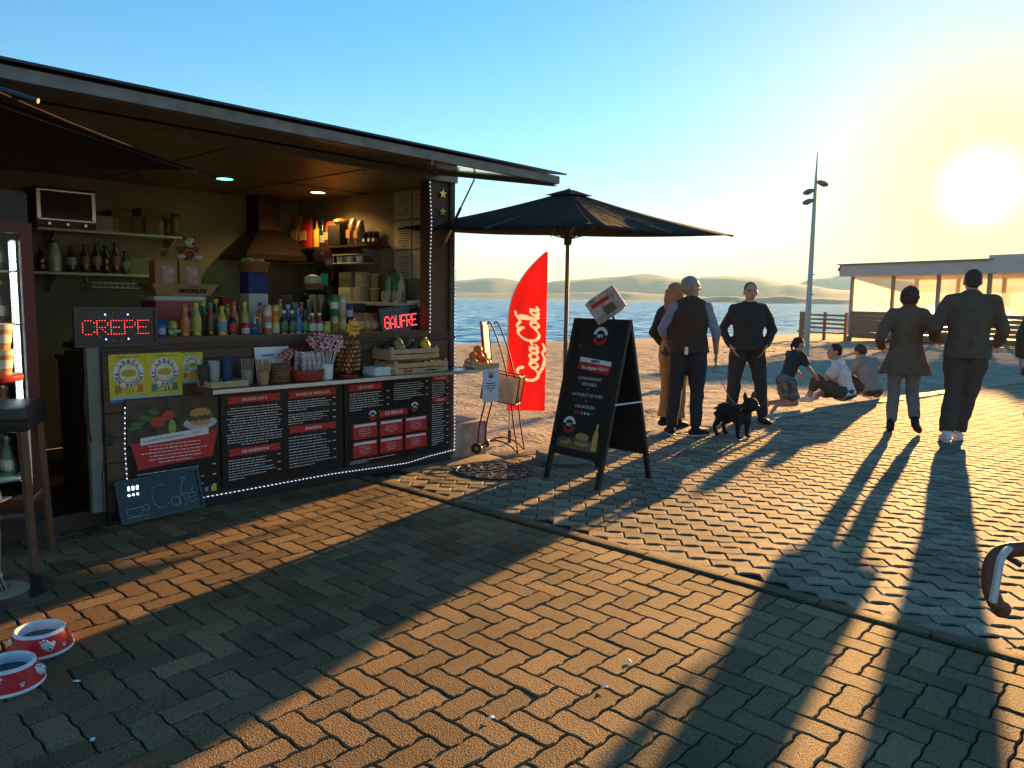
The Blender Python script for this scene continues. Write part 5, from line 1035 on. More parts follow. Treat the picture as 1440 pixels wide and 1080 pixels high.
# ---- chalkboard A-frame
A1, A2, A3 = G(768, 672), G(840, 690), G(911, 672)
ax = (A2 - A1).normalized(); rzA = math.atan2(ax.y, ax.x); wA = (A2 - A1).length + .04; dA = (A3 - A2).length; hA = 1.30
o = tag(empty('chalkboard_stand', (A1 + A2) / 2, rzA), 'black folding pavement chalkboard with a sandwich menu', 'menu board'); FRB = woodmat('board_frame', (.008, .006, .005), (.02, .016, .012), 5)
lean = math.atan2(dA / 2, hA)
for side, nm in ((0, 'front'), (1, 'rear')):
    R = Matrix.Rotation(-lean if side == 0 else lean, 3, 'X'); off = Vector((0, 0 if side == 0 else dA, 0)); hl = hA / cos(lean)
    pnl = MB(); pnl.box(off + R @ Vector((0, 0, hl * .585)), (wA - .06, .012, hl * .81), R); pb = pnl.build(nm + '_board', mat('chalkboard', (.012, .011, .010), .55, var=.3, scale=8), o)
    for s in (-1, 1):
        b = MB(); b.rbox(off + R @ Vector((s * (wA / 2 - .022), 0, hl * .5)), (.042, .03, hl), .004, R); b.build('leg', FRB, o)
    for zz in (.175, .985): b = MB(); b.box(off + R @ Vector((0, 0, hl * zz)), (wA - .088, .026, .04), R); b.build('rail', FRB, o)
    if side == 0: fb, RF = pb, R
def onb(x, z, d=.0085): return RF @ Vector((x, -d, z))
uxb, uyb = Vector((1, 0, 0)), RF @ Vector((0, 0, 1)); WB = wA - .1
def btxt(txt, size, x, z, m=INK, **k): t = MB(); put_text(t, txt, size, onb(x, z, .010), uxb, uyb, **k); return t.build('lettering', m, fb)
def bq(name, m, P, d=.009): b = MB(); b.add([onb(x, z, d) for x, z in P], [tuple(range(len(P)))]); return b.build(name, m, fb)
def arcb(cx_, cz_, a0, a1, r0, r1, n=14): return [(cx_ + r0 * cos(a0 + (a1 - a0) * i / n), cz_ + r0 * sin(a0 + (a1 - a0) * i / n)) for i in range(n + 1)], [(cx_ + r1 * cos(a0 + (a1 - a0) * i / n), cz_ + r1 * sin(a0 + (a1 - a0) * i / n)) for i in range(n + 1)]
def bemblem(cx_, cz_, r, txt):
    for nm, m, a0, a1 in (('emblem_arch', INK, rad(10), rad(170)), ('emblem_bowl', REDP, rad(195), rad(345))):
        p, q = arcb(cx_, cz_, a0, a1, r, r * .62); b = MB()
        for i in range(len(p) - 1): b.add([onb(*p[i], .009), onb(*p[i + 1], .009), onb(*q[i + 1], .009), onb(*q[i], .009)], [(0, 1, 2, 3)])
        b.build(nm, m, fb)
    btxt(txt, r * .55, cx_, cz_ - r * .2, bold=.001)
hl = hA / cos(lean)
bemblem(.02, hl * .895, .075, "M'S"); bq('red_stamp', REDP, [(-.17 + .014 * cos(t), hl * .83 + .012 * sin(t)) for t in [2 * pi * i / 14 for i in range(14)]])
bq('banner', REDP, [(-.15, hl * .69), (.17, hl * .665), (.19, hl * .715), (-.15, hl * .735)]); bq('menu_strip', INK, [(-.145, hl * .735), (.185, hl * .718), (.185, hl * .745), (-.145, hl * .762)], .0095)
btxt('MENU', .032, .02, hl * .732, BLKSAT, bold=.0015); btxt('Pan Bagnat Niçois', .038, .02, hl * .69, shear=.3, bold=.0008)
for txt, z in (('LE PAN BAGNAT', .625), ('VÉRITABLE', .59), ('+', .56), ('UN PAQUET DE CHIPS', .525), ('+', .49), ('UNE BOISSON', .455)): btxt(txt, .034, 0, hl * z, sx=.95)
for i, c in enumerate(((.5, .02, .02), (.5, .02, .02), (.6, .3, .1), (.6, .55, .5), (.55, .5, .5), (.1, .1, .1))): bq('small_logo', colmat(c), [(-.09 + .035 * i + .013 * cos(t), hl * .425 + .011 * sin(t)) for t in [2 * pi * k / 10 for k in range(10)]])
bemblem(-.13, hl * .345, .068, "M'S")
bq('food_photo', mat('photo_table', (.16, .10, .06), .5, var=.5, scale=20), [(-.225, hl * .205), (.205, hl * .205), (.205, hl * .265), (-.06, hl * .275), (-.225, hl * .262)])
def pd(name, c, cx_, cz_, rx, rz_, d): bq(name, colmat(c), [(cx_ + rx * cos(t), cz_ + rz_ * sin(t)) for t in [2 * pi * k / 18 for k in range(18)]], d)
pd('salad_print', (.30, .28, .08), -.14, hl * .245, .06, .022, .0095); pd('bowl_print', (.10, .09, .08), -.16, hl * .258, .045, .02, .0098); pd('bun_print', (.45, .25, .1), .03, hl * .245, .075, .022, .0095); pd('filling_print', (.10, .12, .03), .03, hl * .262, .078, .014, .0099); pd('bun_print', (.48, .27, .1), .03, hl * .285, .07, .03, .0102)
bq('bottle_print', colmat((.62, .35, .08)), [(.14, hl * .215), (.19, hl * .215), (.192, hl * .30), (.178, hl * .34), (.178, hl * .375), (.158, hl * .375), (.155, hl * .34), (.138, hl * .30)], .0098)
MB().tube([(wA / 2, .16, hA * .5), (wA / 2, dA - .16, hA * .5)], .006, 6).build('stay_strap', WHITE, o); [MB().tube([(s * (wA / 2 - .08), dA / 2, hA - .01), (s * (wA / 2 - .03), dA / 2, hA - .01)], .014, 10).build('hinge', STEEL, o) for s in (-1, 1)]
P = (A1 + A2) / 2 + Vector((-ax.y, ax.x, 0)) * (dA / 2) + ax * .13
o = tag(empty('leaflet_holder', P + Vector((0, 0, hA)), rzA + .25), 'bundle of printed leaflets wedged on top of the chalkboard', 'leaflets'); RL = Matrix.Rotation(-.55, 3, 'Y') @ Matrix.Rotation(.3, 3, 'X')
for k in range(3): MB().box(RL @ Vector((-.02 + k * .012, .02 * k, .13 + k * .004)), (.24, .006, .20), RL @ Matrix.Rotation(.1 * k, 3, 'Z')).build('leaflet', mat('leaflet_print', (.46, .36, .33), .5, var=.55, scale=14), o)
MB().box(RL @ Vector((-.02, -.006, .18)), (.17, .003, .03), RL).build('heading', REDP, o); MB().box(RL @ Vector((.02, -.006, .1)), (.1, .003, .07), RL).build('photo', colmat((.12, .08, .05)), o); MB().tube([(0, 0, -.02), RL @ Vector((0, .02, .06))], .01, 6).build('clip', BLACK, o)
# ---- concrete block and manhole cover beside the kiosk
o = tag(MB().rbox((0, 0, .08), (.55, .42, .46), .03).build('concrete_block', mat('worn_concrete', (.38, .31, .24), .9, var=.3, scale=9, bump=.7, bscale=60), None, True, KP(.32, .35, -.02), KRZ), 'low worn concrete block against the kiosk corner', 'block')
MP = G(697, 662); o = tag(empty('manhole_cover', MP + Vector((0, 0, .003))), 'round cast iron manhole cover with a ribbed pattern', 'manhole cover'); IRON = mat('cast_iron', (.035, .033, .03), .6, .3, var=.3, scale=40)
MB().lathe([(.335, -.004), (.345, .006), (.33, .008), (.325, .002)], n=44, cap=False).build('frame', IRON, o, True); MB().lathe([(.323, 0), (.323, .003)], n=40).build('plate', IRON, o)
for r in (.05, .11, .17, .23, .29):
    n = max(4, int(r * 60))
    for k in range(n): a = 2 * pi * k / n; MB().rbox((0, 0, 0), (.06, .028, .008), .002).build('rib', IRON, o, False, (r * cos(a), r * sin(a), .006), a + pi / 2 + .3)
# ---- dog bowls
def bowl(px, py, lab, rz):
    P = G(px, py); o = tag(empty('dog_bowl', P, rz), lab, 'dog bowl')
    MB().lathe([(.118, 0), (.122, .006), (.118, .012), (.092, .085), (.086, .09), (.08, .085), (.074, .03), (.0, .024)], n=40, cap=False).build('inside', mat('bowl_white', (.72, .7, .75), .3), o, True)
    ob = MB().lathe([(.1187, .0135), (.0945, .078)], n=40, cap=False).build('red_band', mat('bowl_red', (.62, .008, .012), .35, spec=.25), o, True)
    b = MB()
    for k in range(9):
        a = 2 * pi * k / 9 + .2; zz = .03 + .025 * (k % 2); r = .118 - (zz - .012) * .36 + .0012; sc = 1 if k % 2 else .6
        for dx, dz, q in ((0, 0, .010), (-.011, .012, .005), (0, .016, .005), (.011, .012, .005)):
            b.ball((r * cos(a) - dx * sc * sin(a), r * sin(a) + dx * sc * cos(a), zz + dz * sc), (q * sc, q * sc, q * sc * .9), 7, 5)
    tag(b.build('paw_prints', INK, ob), kind='stuff')
    a = -1.05; b = MB()
    b.ball((.110 * cos(a), .110 * sin(a), .045), (.018, .018, .02), 10, 8); b.ball((.107 * cos(a + .17), .107 * sin(a + .17), .05), (.008, .008, .013), 8, 6); b.ball((.107 * cos(a - .17), .107 * sin(a - .17), .05), (.008, .008, .013), 8, 6)
    b.build('dog_picture', mat('bowl_white', (.72, .7, .75), .3), ob, True); b = MB(); b.ball((.1275 * cos(a), .1275 * sin(a), .042), .0045, 6, 5); [b.ball((.126 * cos(a + s * .05), .126 * sin(a + s * .05), .052), .003, 6, 5) for s in (-1, 1)]; b.build('dog_face', BLACK, ob)
    MB().lathe([(.078, .05), (.001, .0505)], n=30).build('water', mat('bowl_water', (.03, .03, .05), .03, trans=.3), o)
bowl(57, 912, 'red paw print dog bowl, the one further from the camera shade edge', .3); bowl(12, 962, 'red paw print dog bowl cut by the picture edge', 1.3)
bpy.data.objects['dog_bowl']['label'] = 'red dog bowl with a white puppy picture, standing in sunlight'; bpy.data.objects['dog_bowl.001']['label'] = 'red dog bowl with paw prints at the edge of the shade'
# ---- bar stool, high table, cups, newspaper stand
SP = G(36, 800) + Vector((-.17, .06, 0)); o = tag(empty('bar_stool', SP, rad(20)), 'bar stool with black padded seat and wooden legs', 'stool'); LEGW = woodmat('stool_leg', (.09, .035, .015), (.17, .07, .03), 4)
MB().rbox((0, 0, .80), (.42, .42, .13), .035).build('seat', mat('black_leather', (.018, .018, .016), .38, bump=.25, bscale=60), o, True); MB().tube([(-.21, -.21, .80), (.21, -.21, .80), (.21, .21, .80), (-.21, .21, .80), (-.21, -.21, .80)], .006, 6).build('piping', BLACK, o)
for sx in (-1, 1):
    for sy in (-1, 1): MB().tube([(sx * .17, sy * .17, .74), (sx * .20, sy * .20, 0)], [.026, .02], 4).build('leg', LEGW, o)
for a, c in (((-.185, -.185, .3), (.185, -.185, .3)), ((.185, -.185, .36), (.185, .185, .36)), ((-.185, .185, .3), (.185, .185, .3)), ((-.185, -.185, .36), (-.185, .185, .36))): MB().tube([a, c], .013, 6).build('stretcher', LEGW, o)
TP = at(-26, 524, 3.55); TP.z = 0; zt_ = at(0, 527, 3.55).z
o = tag(empty('high_table', TP), 'round red topped high table at the kiosk side', 'table'); MB().lathe([(.16, zt_ - .03), (.165, zt_ - .02), (.165, zt_ - .004), (.155, zt_)], n=36).build('top', mat('table_red', (.36, .02, .015), .35), o, True); MB().tube([(0, 0, .02), (0, 0, zt_ - .03)], .03, 14).build('column', DKMET, o, True); MB().lathe([(.25, 0), (.24, .015), (.04, .03)], n=32).build('foot', DKMET, o, True)
KR = mat('kraft_print', (.42, .16, .05), .6, var=.3, scale=30)
for k in range(2):
    o = tag(empty('ice_cream_tub', TP + Vector((.075, 0, zt_ + .001 + k * .118))), ('large printed paper tub standing on the red table', 'large printed paper tub on top of another tub')[k], 'tub'); MB().lathe([(.055, 0), (.068, .09), (.068, .1)], n=24).build('tub', KR, o, True); MB().lathe([(.071, .092), (.072, .115), (.066, .117)], n=24).build('lid', colmat((.6, .5, .38), .5), o, True); MB().lathe([(.0605, .03), (.0655, .07)], n=24, cap=False).build('label', colmat((.6, .55, .5)), o, True)
NP = G(14, 838) + Vector((-.06, .0, 0)); o = tag(empty('newspaper_stand', NP), 'wire stem newspaper stand with a round wooden foot', 'newspaper stand'); MB().lathe([(.13, 0), (.135, .01), (.135, .022), (.125, .028)], n=32).build('foot', mat('olive_disc', (.30, .28, .16), .6), o, True)
for k in range(12):
    a = 2 * pi * k / 12; MB().tube(catmull([(.05 * cos(a), .05 * sin(a), .028), (.02 * cos(a), .02 * sin(a), .10), (.04 * cos(a) - .02, .04 * sin(a), .25), (.07 * cos(a) - .05, .07 * sin(a), .45)], 4), .0022, 5).build('wire', mat('straw_wire', (.35, .30, .2), .5, .3), o)
MB().lathe([(.026, .095), (.026, .11)], n=14).build('band', colmat((.45, .38, .22)), o); MB().rbox((-.07, 0, .455), (.2, .2, .012), .003).build('rack', STEEL, o); MB().box((-.06, -.02, .60), (.17, .02, .30), Matrix.Rotation(-.25, 3, 'Y')).build('newspaper', NEWS, o)
# ---- street lamp
LP = G(1133, 500, -.42); D_ = LP.y; ztop = at(1139, 213, D_).z
o = tag(empty('street_lamp', LP), 'tall tapered lamp post with three lamp heads on the beach', 'street lamp'); GV = mat('galvanised', (.34, .33, .32), .45, .7)
MB().tube([(0, 0, -.3), (0, 0, 1.2), (0, 0, (ztop - LP.z) * .78), (0, 0, ztop - LP.z)], [.11, .10, .065, .012], 14).build('post', GV, o, True); MB().lathe([(.2, .0), (.2, .04), (.12, .05)], n=16).build('base_plate', GV, o)
for s, py in ((1, 258), (-1, 270), (-1, 284)):
    z = at(1137, py, D_).z - LP.z; hd = MB(); hd.tube([(s * .06, 0, z + .06), (s * .16, 0, z + .04), (s * .30, -.02, z - .02), (s * .42, -.03, z - .05)], [(.05, .05), (.10, .09), (.13, .10), (.05, .05)], 12); l = hd.build('lamp_head', mat('lamp_housing', (.22, .16, .13), .4, .4), o, True); MB().tube([(0, 0, z), (s * .08, 0, z + .06)], .035, 8).build('bracket', GV, l); MB().ball((s * .30, -.02, z - .07), (.1, .07, .04), 10, 6).build('lens', mat('lamp_lens', (.5, .45, .4), .2), l, True)
for zz in (2.2, 2.9): MB().tube([(0, -.1, zz), (.12, -.1, zz)], .02, 6).build('socket', GV, o)
# ---- beach restaurant
PO = Vector((19.6, 45, 0)); PU = Vector((.477, -.879, 0)); PRZ = math.atan2(PU.y, PU.x); gz = -.75
o = tag(empty('beach_restaurant', PO, PRZ), 'glazed beach restaurant with a flat pinkish fascia and timber balustrade', 'restaurant')   # local x along the front, local y away from camera
PK = mat('fascia_paint', (.62, .45, .38), .55, var=.06, scale=2); TIM = woodmat('terrace_timber', (.20, .10, .05), (.34, .18, .09), 2); zr = 3.70; BL = 24.0; BD = 6.0
MB().box((8.0 / 2 - .15, BD / 2 - .2, zr - .33), (8.5, BD + .8, .66)).build('fascia', PK, o); MB().box((8.1 + 8, BD / 2 - .2, zr - .22), (15.9, BD + 1.0, .86)).build('raised_fascia', PK, o); MB().box((3.95, BD / 2 - .25, zr + .02), (8.8, BD + 1.1, .05)).build('roof_edge', mat('roof_grey', (.2, .17, .15), .6), o)
MB().tube([(-.32, -.55, zr - .1), (-.45, -.6, zr - .25), (-.32, -.5, zr - .42)], .08, 8).build('gutter_end', mat('roof_grey', (.2, .17, .15), .6), o)
MB().box((BL / 2, BD / 2, gz + .35), (BL, BD, .16)).build('deck', TIM, o)
for i in range(9): MB().box((i * 3.0, .1, gz + .1), (.2, .2, .5)).build('pier', TIM, o)
for yy in (0, BD - .1):
    for i in range(10): MB().box((i * 2.6 + .08, yy, (gz + .43 + zr - .66) / 2), (.16, .16, zr - .66 - gz - .43)).build('post', mat('post_paint', (.35, .24, .18), .6), o)
PGL = bpy.data.materials.new('clear_wind_screen'); PGL.use_nodes = True; ws_t = PGL.node_tree; ws_t.nodes.clear()
ws_o = ws_t.nodes.new('ShaderNodeOutputMaterial'); ws_a = ws_t.nodes.new('ShaderNodeBsdfTransparent'); ws_b = ws_t.nodes.new('ShaderNodeBsdfTranslucent'); ws_b.inputs[0].default_value = (.85, .82, .75, 1); ws_m = ws_t.nodes.new('ShaderNodeMixShader'); ws_n = ws_t.nodes.new('ShaderNodeTexNoise'); ws_n.inputs['Scale'].default_value = 1.2; ws_r = ws_t.nodes.new('ShaderNodeMapRange'); ws_r.inputs[3].default_value = .15; ws_r.inputs[4].default_value = .6
ws_t.links.new(ws_n.outputs['Fac'], ws_r.inputs[0]); ws_t.links.new(ws_r.outputs[0], ws_m.inputs[0]); ws_t.links.new(ws_a.outputs[0], ws_m.inputs[1]); ws_t.links.new(ws_b.outputs[0], ws_m.inputs[2]); ws_t.links.new(ws_m.outputs[0], ws_o.inputs[0])
for yy in (0, BD - .1):
    for i in range(9): MB().box((i * 2.6 + 1.38, yy, (1.0 + zr - .66) / 2 + .04), (2.42, .02, zr - .66 - 1.08)).build('pane', PGL, o)
for i in range(9):
    for k in range(6): MB().box((i * 2.6 + 1.38, -.02, gz + .52 + k * .235), (2.42, .04, .20)).build('timber_board', TIM, o)
MB().box((0.06, BD / 2, .4), (.05, BD - .2, 1.2)).build('end_boards', TIM, o)
for i, xx in enumerate((10.5, 14, 17.5)): MB().box((xx, 2.6, 1.4), (2.4, .3, 3.1)).build('inner_wall', mat('inner_paint', (.42, .28, .2), .6), o)
rl = tag(empty('terrace_railing', PO - PU * 3.4, PRZ), 'timber terrace railing with bench beside the beach restaurant', 'railing')
for i, xx in enumerate((0, 1.7, 3.2)): MB().box((xx, 0, .08), (.28 if i == 0 else .12, .16, 1.75)).build('post', TIM, rl)
for k in range(4): MB().box((1.65, 0, .02 + k * .25), (3.0, .05, .12)).build('rail', TIM, rl)
MB().box((1.6, -.25, -.25), (3.0, .5, .1)).build('bench_board', TIM, rl)
# ---- bicycle whose handlebar end enters the picture
BP = at(1404, 806, 1.32); o = tag(empty('bicycle', (BP.x + .36, BP.y + .05, 0), rad(8)), 'bicycle with brown wrapped drop handlebar and white brake hood', 'bicycle'); TAPE = mat('brown_tape', (.13, .035, .015), .55, bump=.4, bscale=120); zb_ = BP.z
def wheel(y):
    w_ = empty('wheel'); w_.parent = o; R_ = .34; MB().tube([(0, y + R_ * cos(t), R_ + .01 + R_ * sin(t)) for t in [2 * pi * i / 40 for i in range(41)]], .014, 8).build('tyre', BLACK, w_, True); MB().tube([(0, y + .32 * cos(t), .35 + .32 * sin(t)) for t in [2 * pi * i / 40 for i in range(41)]], .008, 6).build('rim', STEEL, w_, True)
    for k in range(14): a = 2 * pi * k / 14; MB().tube([(0, y, .35), (0, y + .32 * cos(a), .35 + .32 * sin(a))], .001, 4).build('spoke', STEEL, w_)
wheel(-.45); wheel(-1.47)
for a, c in (((0, -.58, .9), (0, -.45, .35)), ((0, -.6, .85), (0, -1.05, .32)), ((0, -.6, .9), (0, -1.15, .9)), ((0, -1.15, .92), (0, -1.05, .32)), ((0, -1.05, .32), (0, -1.47, .35)), ((0, -1.15, .88), (0, -1.47, .35))): MB().tube([a, c], .016, 8).build('frame_tube', colmat((.1, .02, .015), .3), o)
MB().tube([(0, -1.15, .9), (0, -1.17, 1.0)], .014, 8).build('seat_post', STEEL, o); MB().rbox((0, -1.2, 1.02), (.14, .26, .05), .02).build('saddle', TAPE, o, True); MB().tube([(0, -.58, .9), (0, -.5, zb_ + .045)], .014, 8).build('stem', STEEL, o)
bpy.context.view_layer.update(); INV = o.matrix_world.inverted()
def bar(pts): return [INV @ at(*p) for p in pts]
B1 = bar([(1600, 775, 1.22), (1490, 772, 1.28), (1440, 772, 1.31), (1408, 777, 1.32), (1394, 795, 1.32), (1392, 822, 1.31), (1399, 845, 1.30), (1408, 856, 1.30)]); L1 = bar([(1418, 772, 1.295), (1408, 785, 1.285), (1402, 815, 1.28), (1396, 846, 1.28)]); S1 = bar([(1418, 785, 1.30), (1436, 796, 1.29)])
hb_ = MB().tube(catmull([B1[0], B1[0] + Vector((.12, .01, .0))], 4), .0125, 10).build('handlebar', STEEL, o, True); mid = B1[0].x + .12
for s in (1, -1):
    f = (lambda v: v) if s == 1 else (lambda v: Vector((2 * mid - v.x, v.y, v.z)))
    MB().tube([f(p) for p in catmull(B1, 6)], .0135, 10).build('bar_tape', TAPE, hb_, True); MB().ball(f(B1[-1]), .0155, 10, 8).build('bar_plug', TAPE, hb_, True)
    MB().tube([f(p) for p in catmull(L1, 5)], [(.006, .010)] * 16, 8).build('brake_lever', mat('hood_white', (.5, .48, .46), .35), hb_, True); MB().tube([f(p) for p in S1], .004, 6).build('shifter', BLACK, hb_)
# ---- scraps of litter on the paving
for i, (px, py) in enumerate(((850, 966), (885, 930), (108, 958), (130, 1040), (690, 1010))):
    o = tag(MB().add([(-.014, -.006, 0), (.012, -.008, .002), (.016, .007, .004), (-.010, .009, .001), (0, 0, .007)], [(0, 1, 4), (1, 2, 4), (2, 3, 4), (3, 0, 4)]).build('paper_scrap', PAPER, None, False, G(px, py, .003), i * 1.7), 'tiny white paper scrap lying on the paving', 'litter', 'scraps of litter on the paving')
# ================================================================ PEOPLE AND DOG
def remesh(mb, vox, smooth=3, fold=0.0, fs=14.0, seed=0):
    me = bpy.data.meshes.new('tmp'); me.from_pydata(mb.v, [], mb.f); bm = bmesh.new(); bm.from_mesh(me); bmesh.ops.recalc_face_normals(bm, faces=bm.faces); bm.to_mesh(me); bm.free()
    ob = bpy.data.objects.new('tmp', me); COL.objects.link(ob); r = ob.modifiers.new('r', 'REMESH'); r.mode = 'VOXEL'; r.voxel_size = vox
    if smooth: s = ob.modifiers.new('s', 'SMOOTH'); s.factor = .5; s.iterations = smooth
    out = bpy.data.meshes.new_from_object(ob.evaluated_get(bpy.context.evaluated_depsgraph_get())); bpy.data.objects.remove(ob); bpy.data.meshes.remove(me)
    if fold:
        ns = [v.normal.copy() for v in out.vertices]
        for v, n in zip(out.vertices, ns):
            c = v.co; d = noise.noise(Vector((c.x * fs, c.y * fs, c.z * fs * .75 + seed))) + .5 * noise.noise(Vector((c.x * fs * 2.1, c.y * fs * 2.1, c.z * fs * 1.1 + seed + 9))); v.co = c + n * (d * fold)
    out.polygons.foreach_set('use_smooth', [True] * len(out.polygons)); return out
def addmesh(name, me, m, parent):
    me.name = name; me.materials.clear(); me.materials.append(m); return link(name, me, parent)
def limb(b, P, r, n=12):
    for i in range(len(P) - 1):
        b.tube([P[i], P[i + 1]], [r[i], r[i + 1]], n)
        if i: b.ball(P[i], r[i], n, 8)
SKIN = mat('skin', (.42, .22, .14), .5, var=.08, scale=20, bump=.1)
def cloth(name, c, rough=.9, var=.15): return mat('cloth_' + name, c, rough, var=var, scale=14, bump=.35, bscale=180)
def lerp(a, b, t): return Vector(a).lerp(Vector(b), t)
def finger(mb, base, d, side, up, lens, curl, r=.0085):
    p = Vector(base); dirv = Vector(d).normalized(); up = Vector(up).normalized(); pts = [p.copy()]
    for L in lens:
        p = p + dirv * L; pts.append(p.copy()); dirv = (dirv * cos(curl) + up * sin(curl)).normalized(); up = (up - dirv * up.dot(dirv)).normalized()
    mb.tube(pts, [r, r * .95, r * .85, r * .7], 7)
def hand(mb, wrist, d, palm, thumbdir, curl=.35, s=1.0):
    """palm block, four curled fingers of unequal length and a thumb from the side of the palm"""
    w = Vector(wrist); d = Vector(d).normalized(); pn = (Vector(palm) - d * Vector(palm).dot(d)).normalized(); td = d.cross(pn).normalized()
    if td.dot(Vector(thumbdir)) < 0: td = -td
    mb.tube([w - d * .02 * s, w + d * .03 * s, w + d * .085 * s], [(.028 * s, .018 * s), (.038 * s, .016 * s), (.041 * s, .013 * s)], 10, up=td)
    for k, L in enumerate((.036, .042, .039, .030)): finger(mb, w + d * .08 * s + td * (.030 - .020 * k) * s, d, td, pn, [L * s, L * .7 * s, L * .55 * s], curl, .0088 * s)
    finger(mb, w + d * .025 * s + td * .034 * s, (d * .7 + td * .75), td, pn, [.034 * s, .03 * s, .022 * s], curl * .5, .010 * s)
def head(mb, c, yaw, pitch=0, s=1.0):
    R = Matrix.Rotation(yaw, 3, 'Z') @ Matrix.Rotation(pitch, 3, 'X'); c = Vector(c); T = lambda x, y, z: c + R @ Vector((x * s, y * s, z * s))
    mb.ball(T(0, -.012, .03), (.076 * s, .095 * s, .092 * s), 16, 12, R); mb.ball(T(0, .018, -.04), (.06 * s, .072 * s, .078 * s), 14, 10, R); mb.ball(T(0, .05, -.085), (.034 * s, .034 * s, .028 * s), 10, 8, R)
    mb.tube([T(0, .078, .015), T(0, .104, -.022), T(0, .085, -.034)], [.010 * s, .0165 * s, .012 * s], 8); mb.ball(T(0, .072, .032), (.052 * s, .02 * s, .013 * s), 10, 6, R); mb.ball(T(0, .078, -.062), (.024 * s, .014 * s, .011 * s), 8, 6, R)
    for q in (-1, 1): mb.ball(T(q * .078, -.005, -.012), (.011 * s, .022 * s, .034 * s), 8, 8, R)
    return R, T
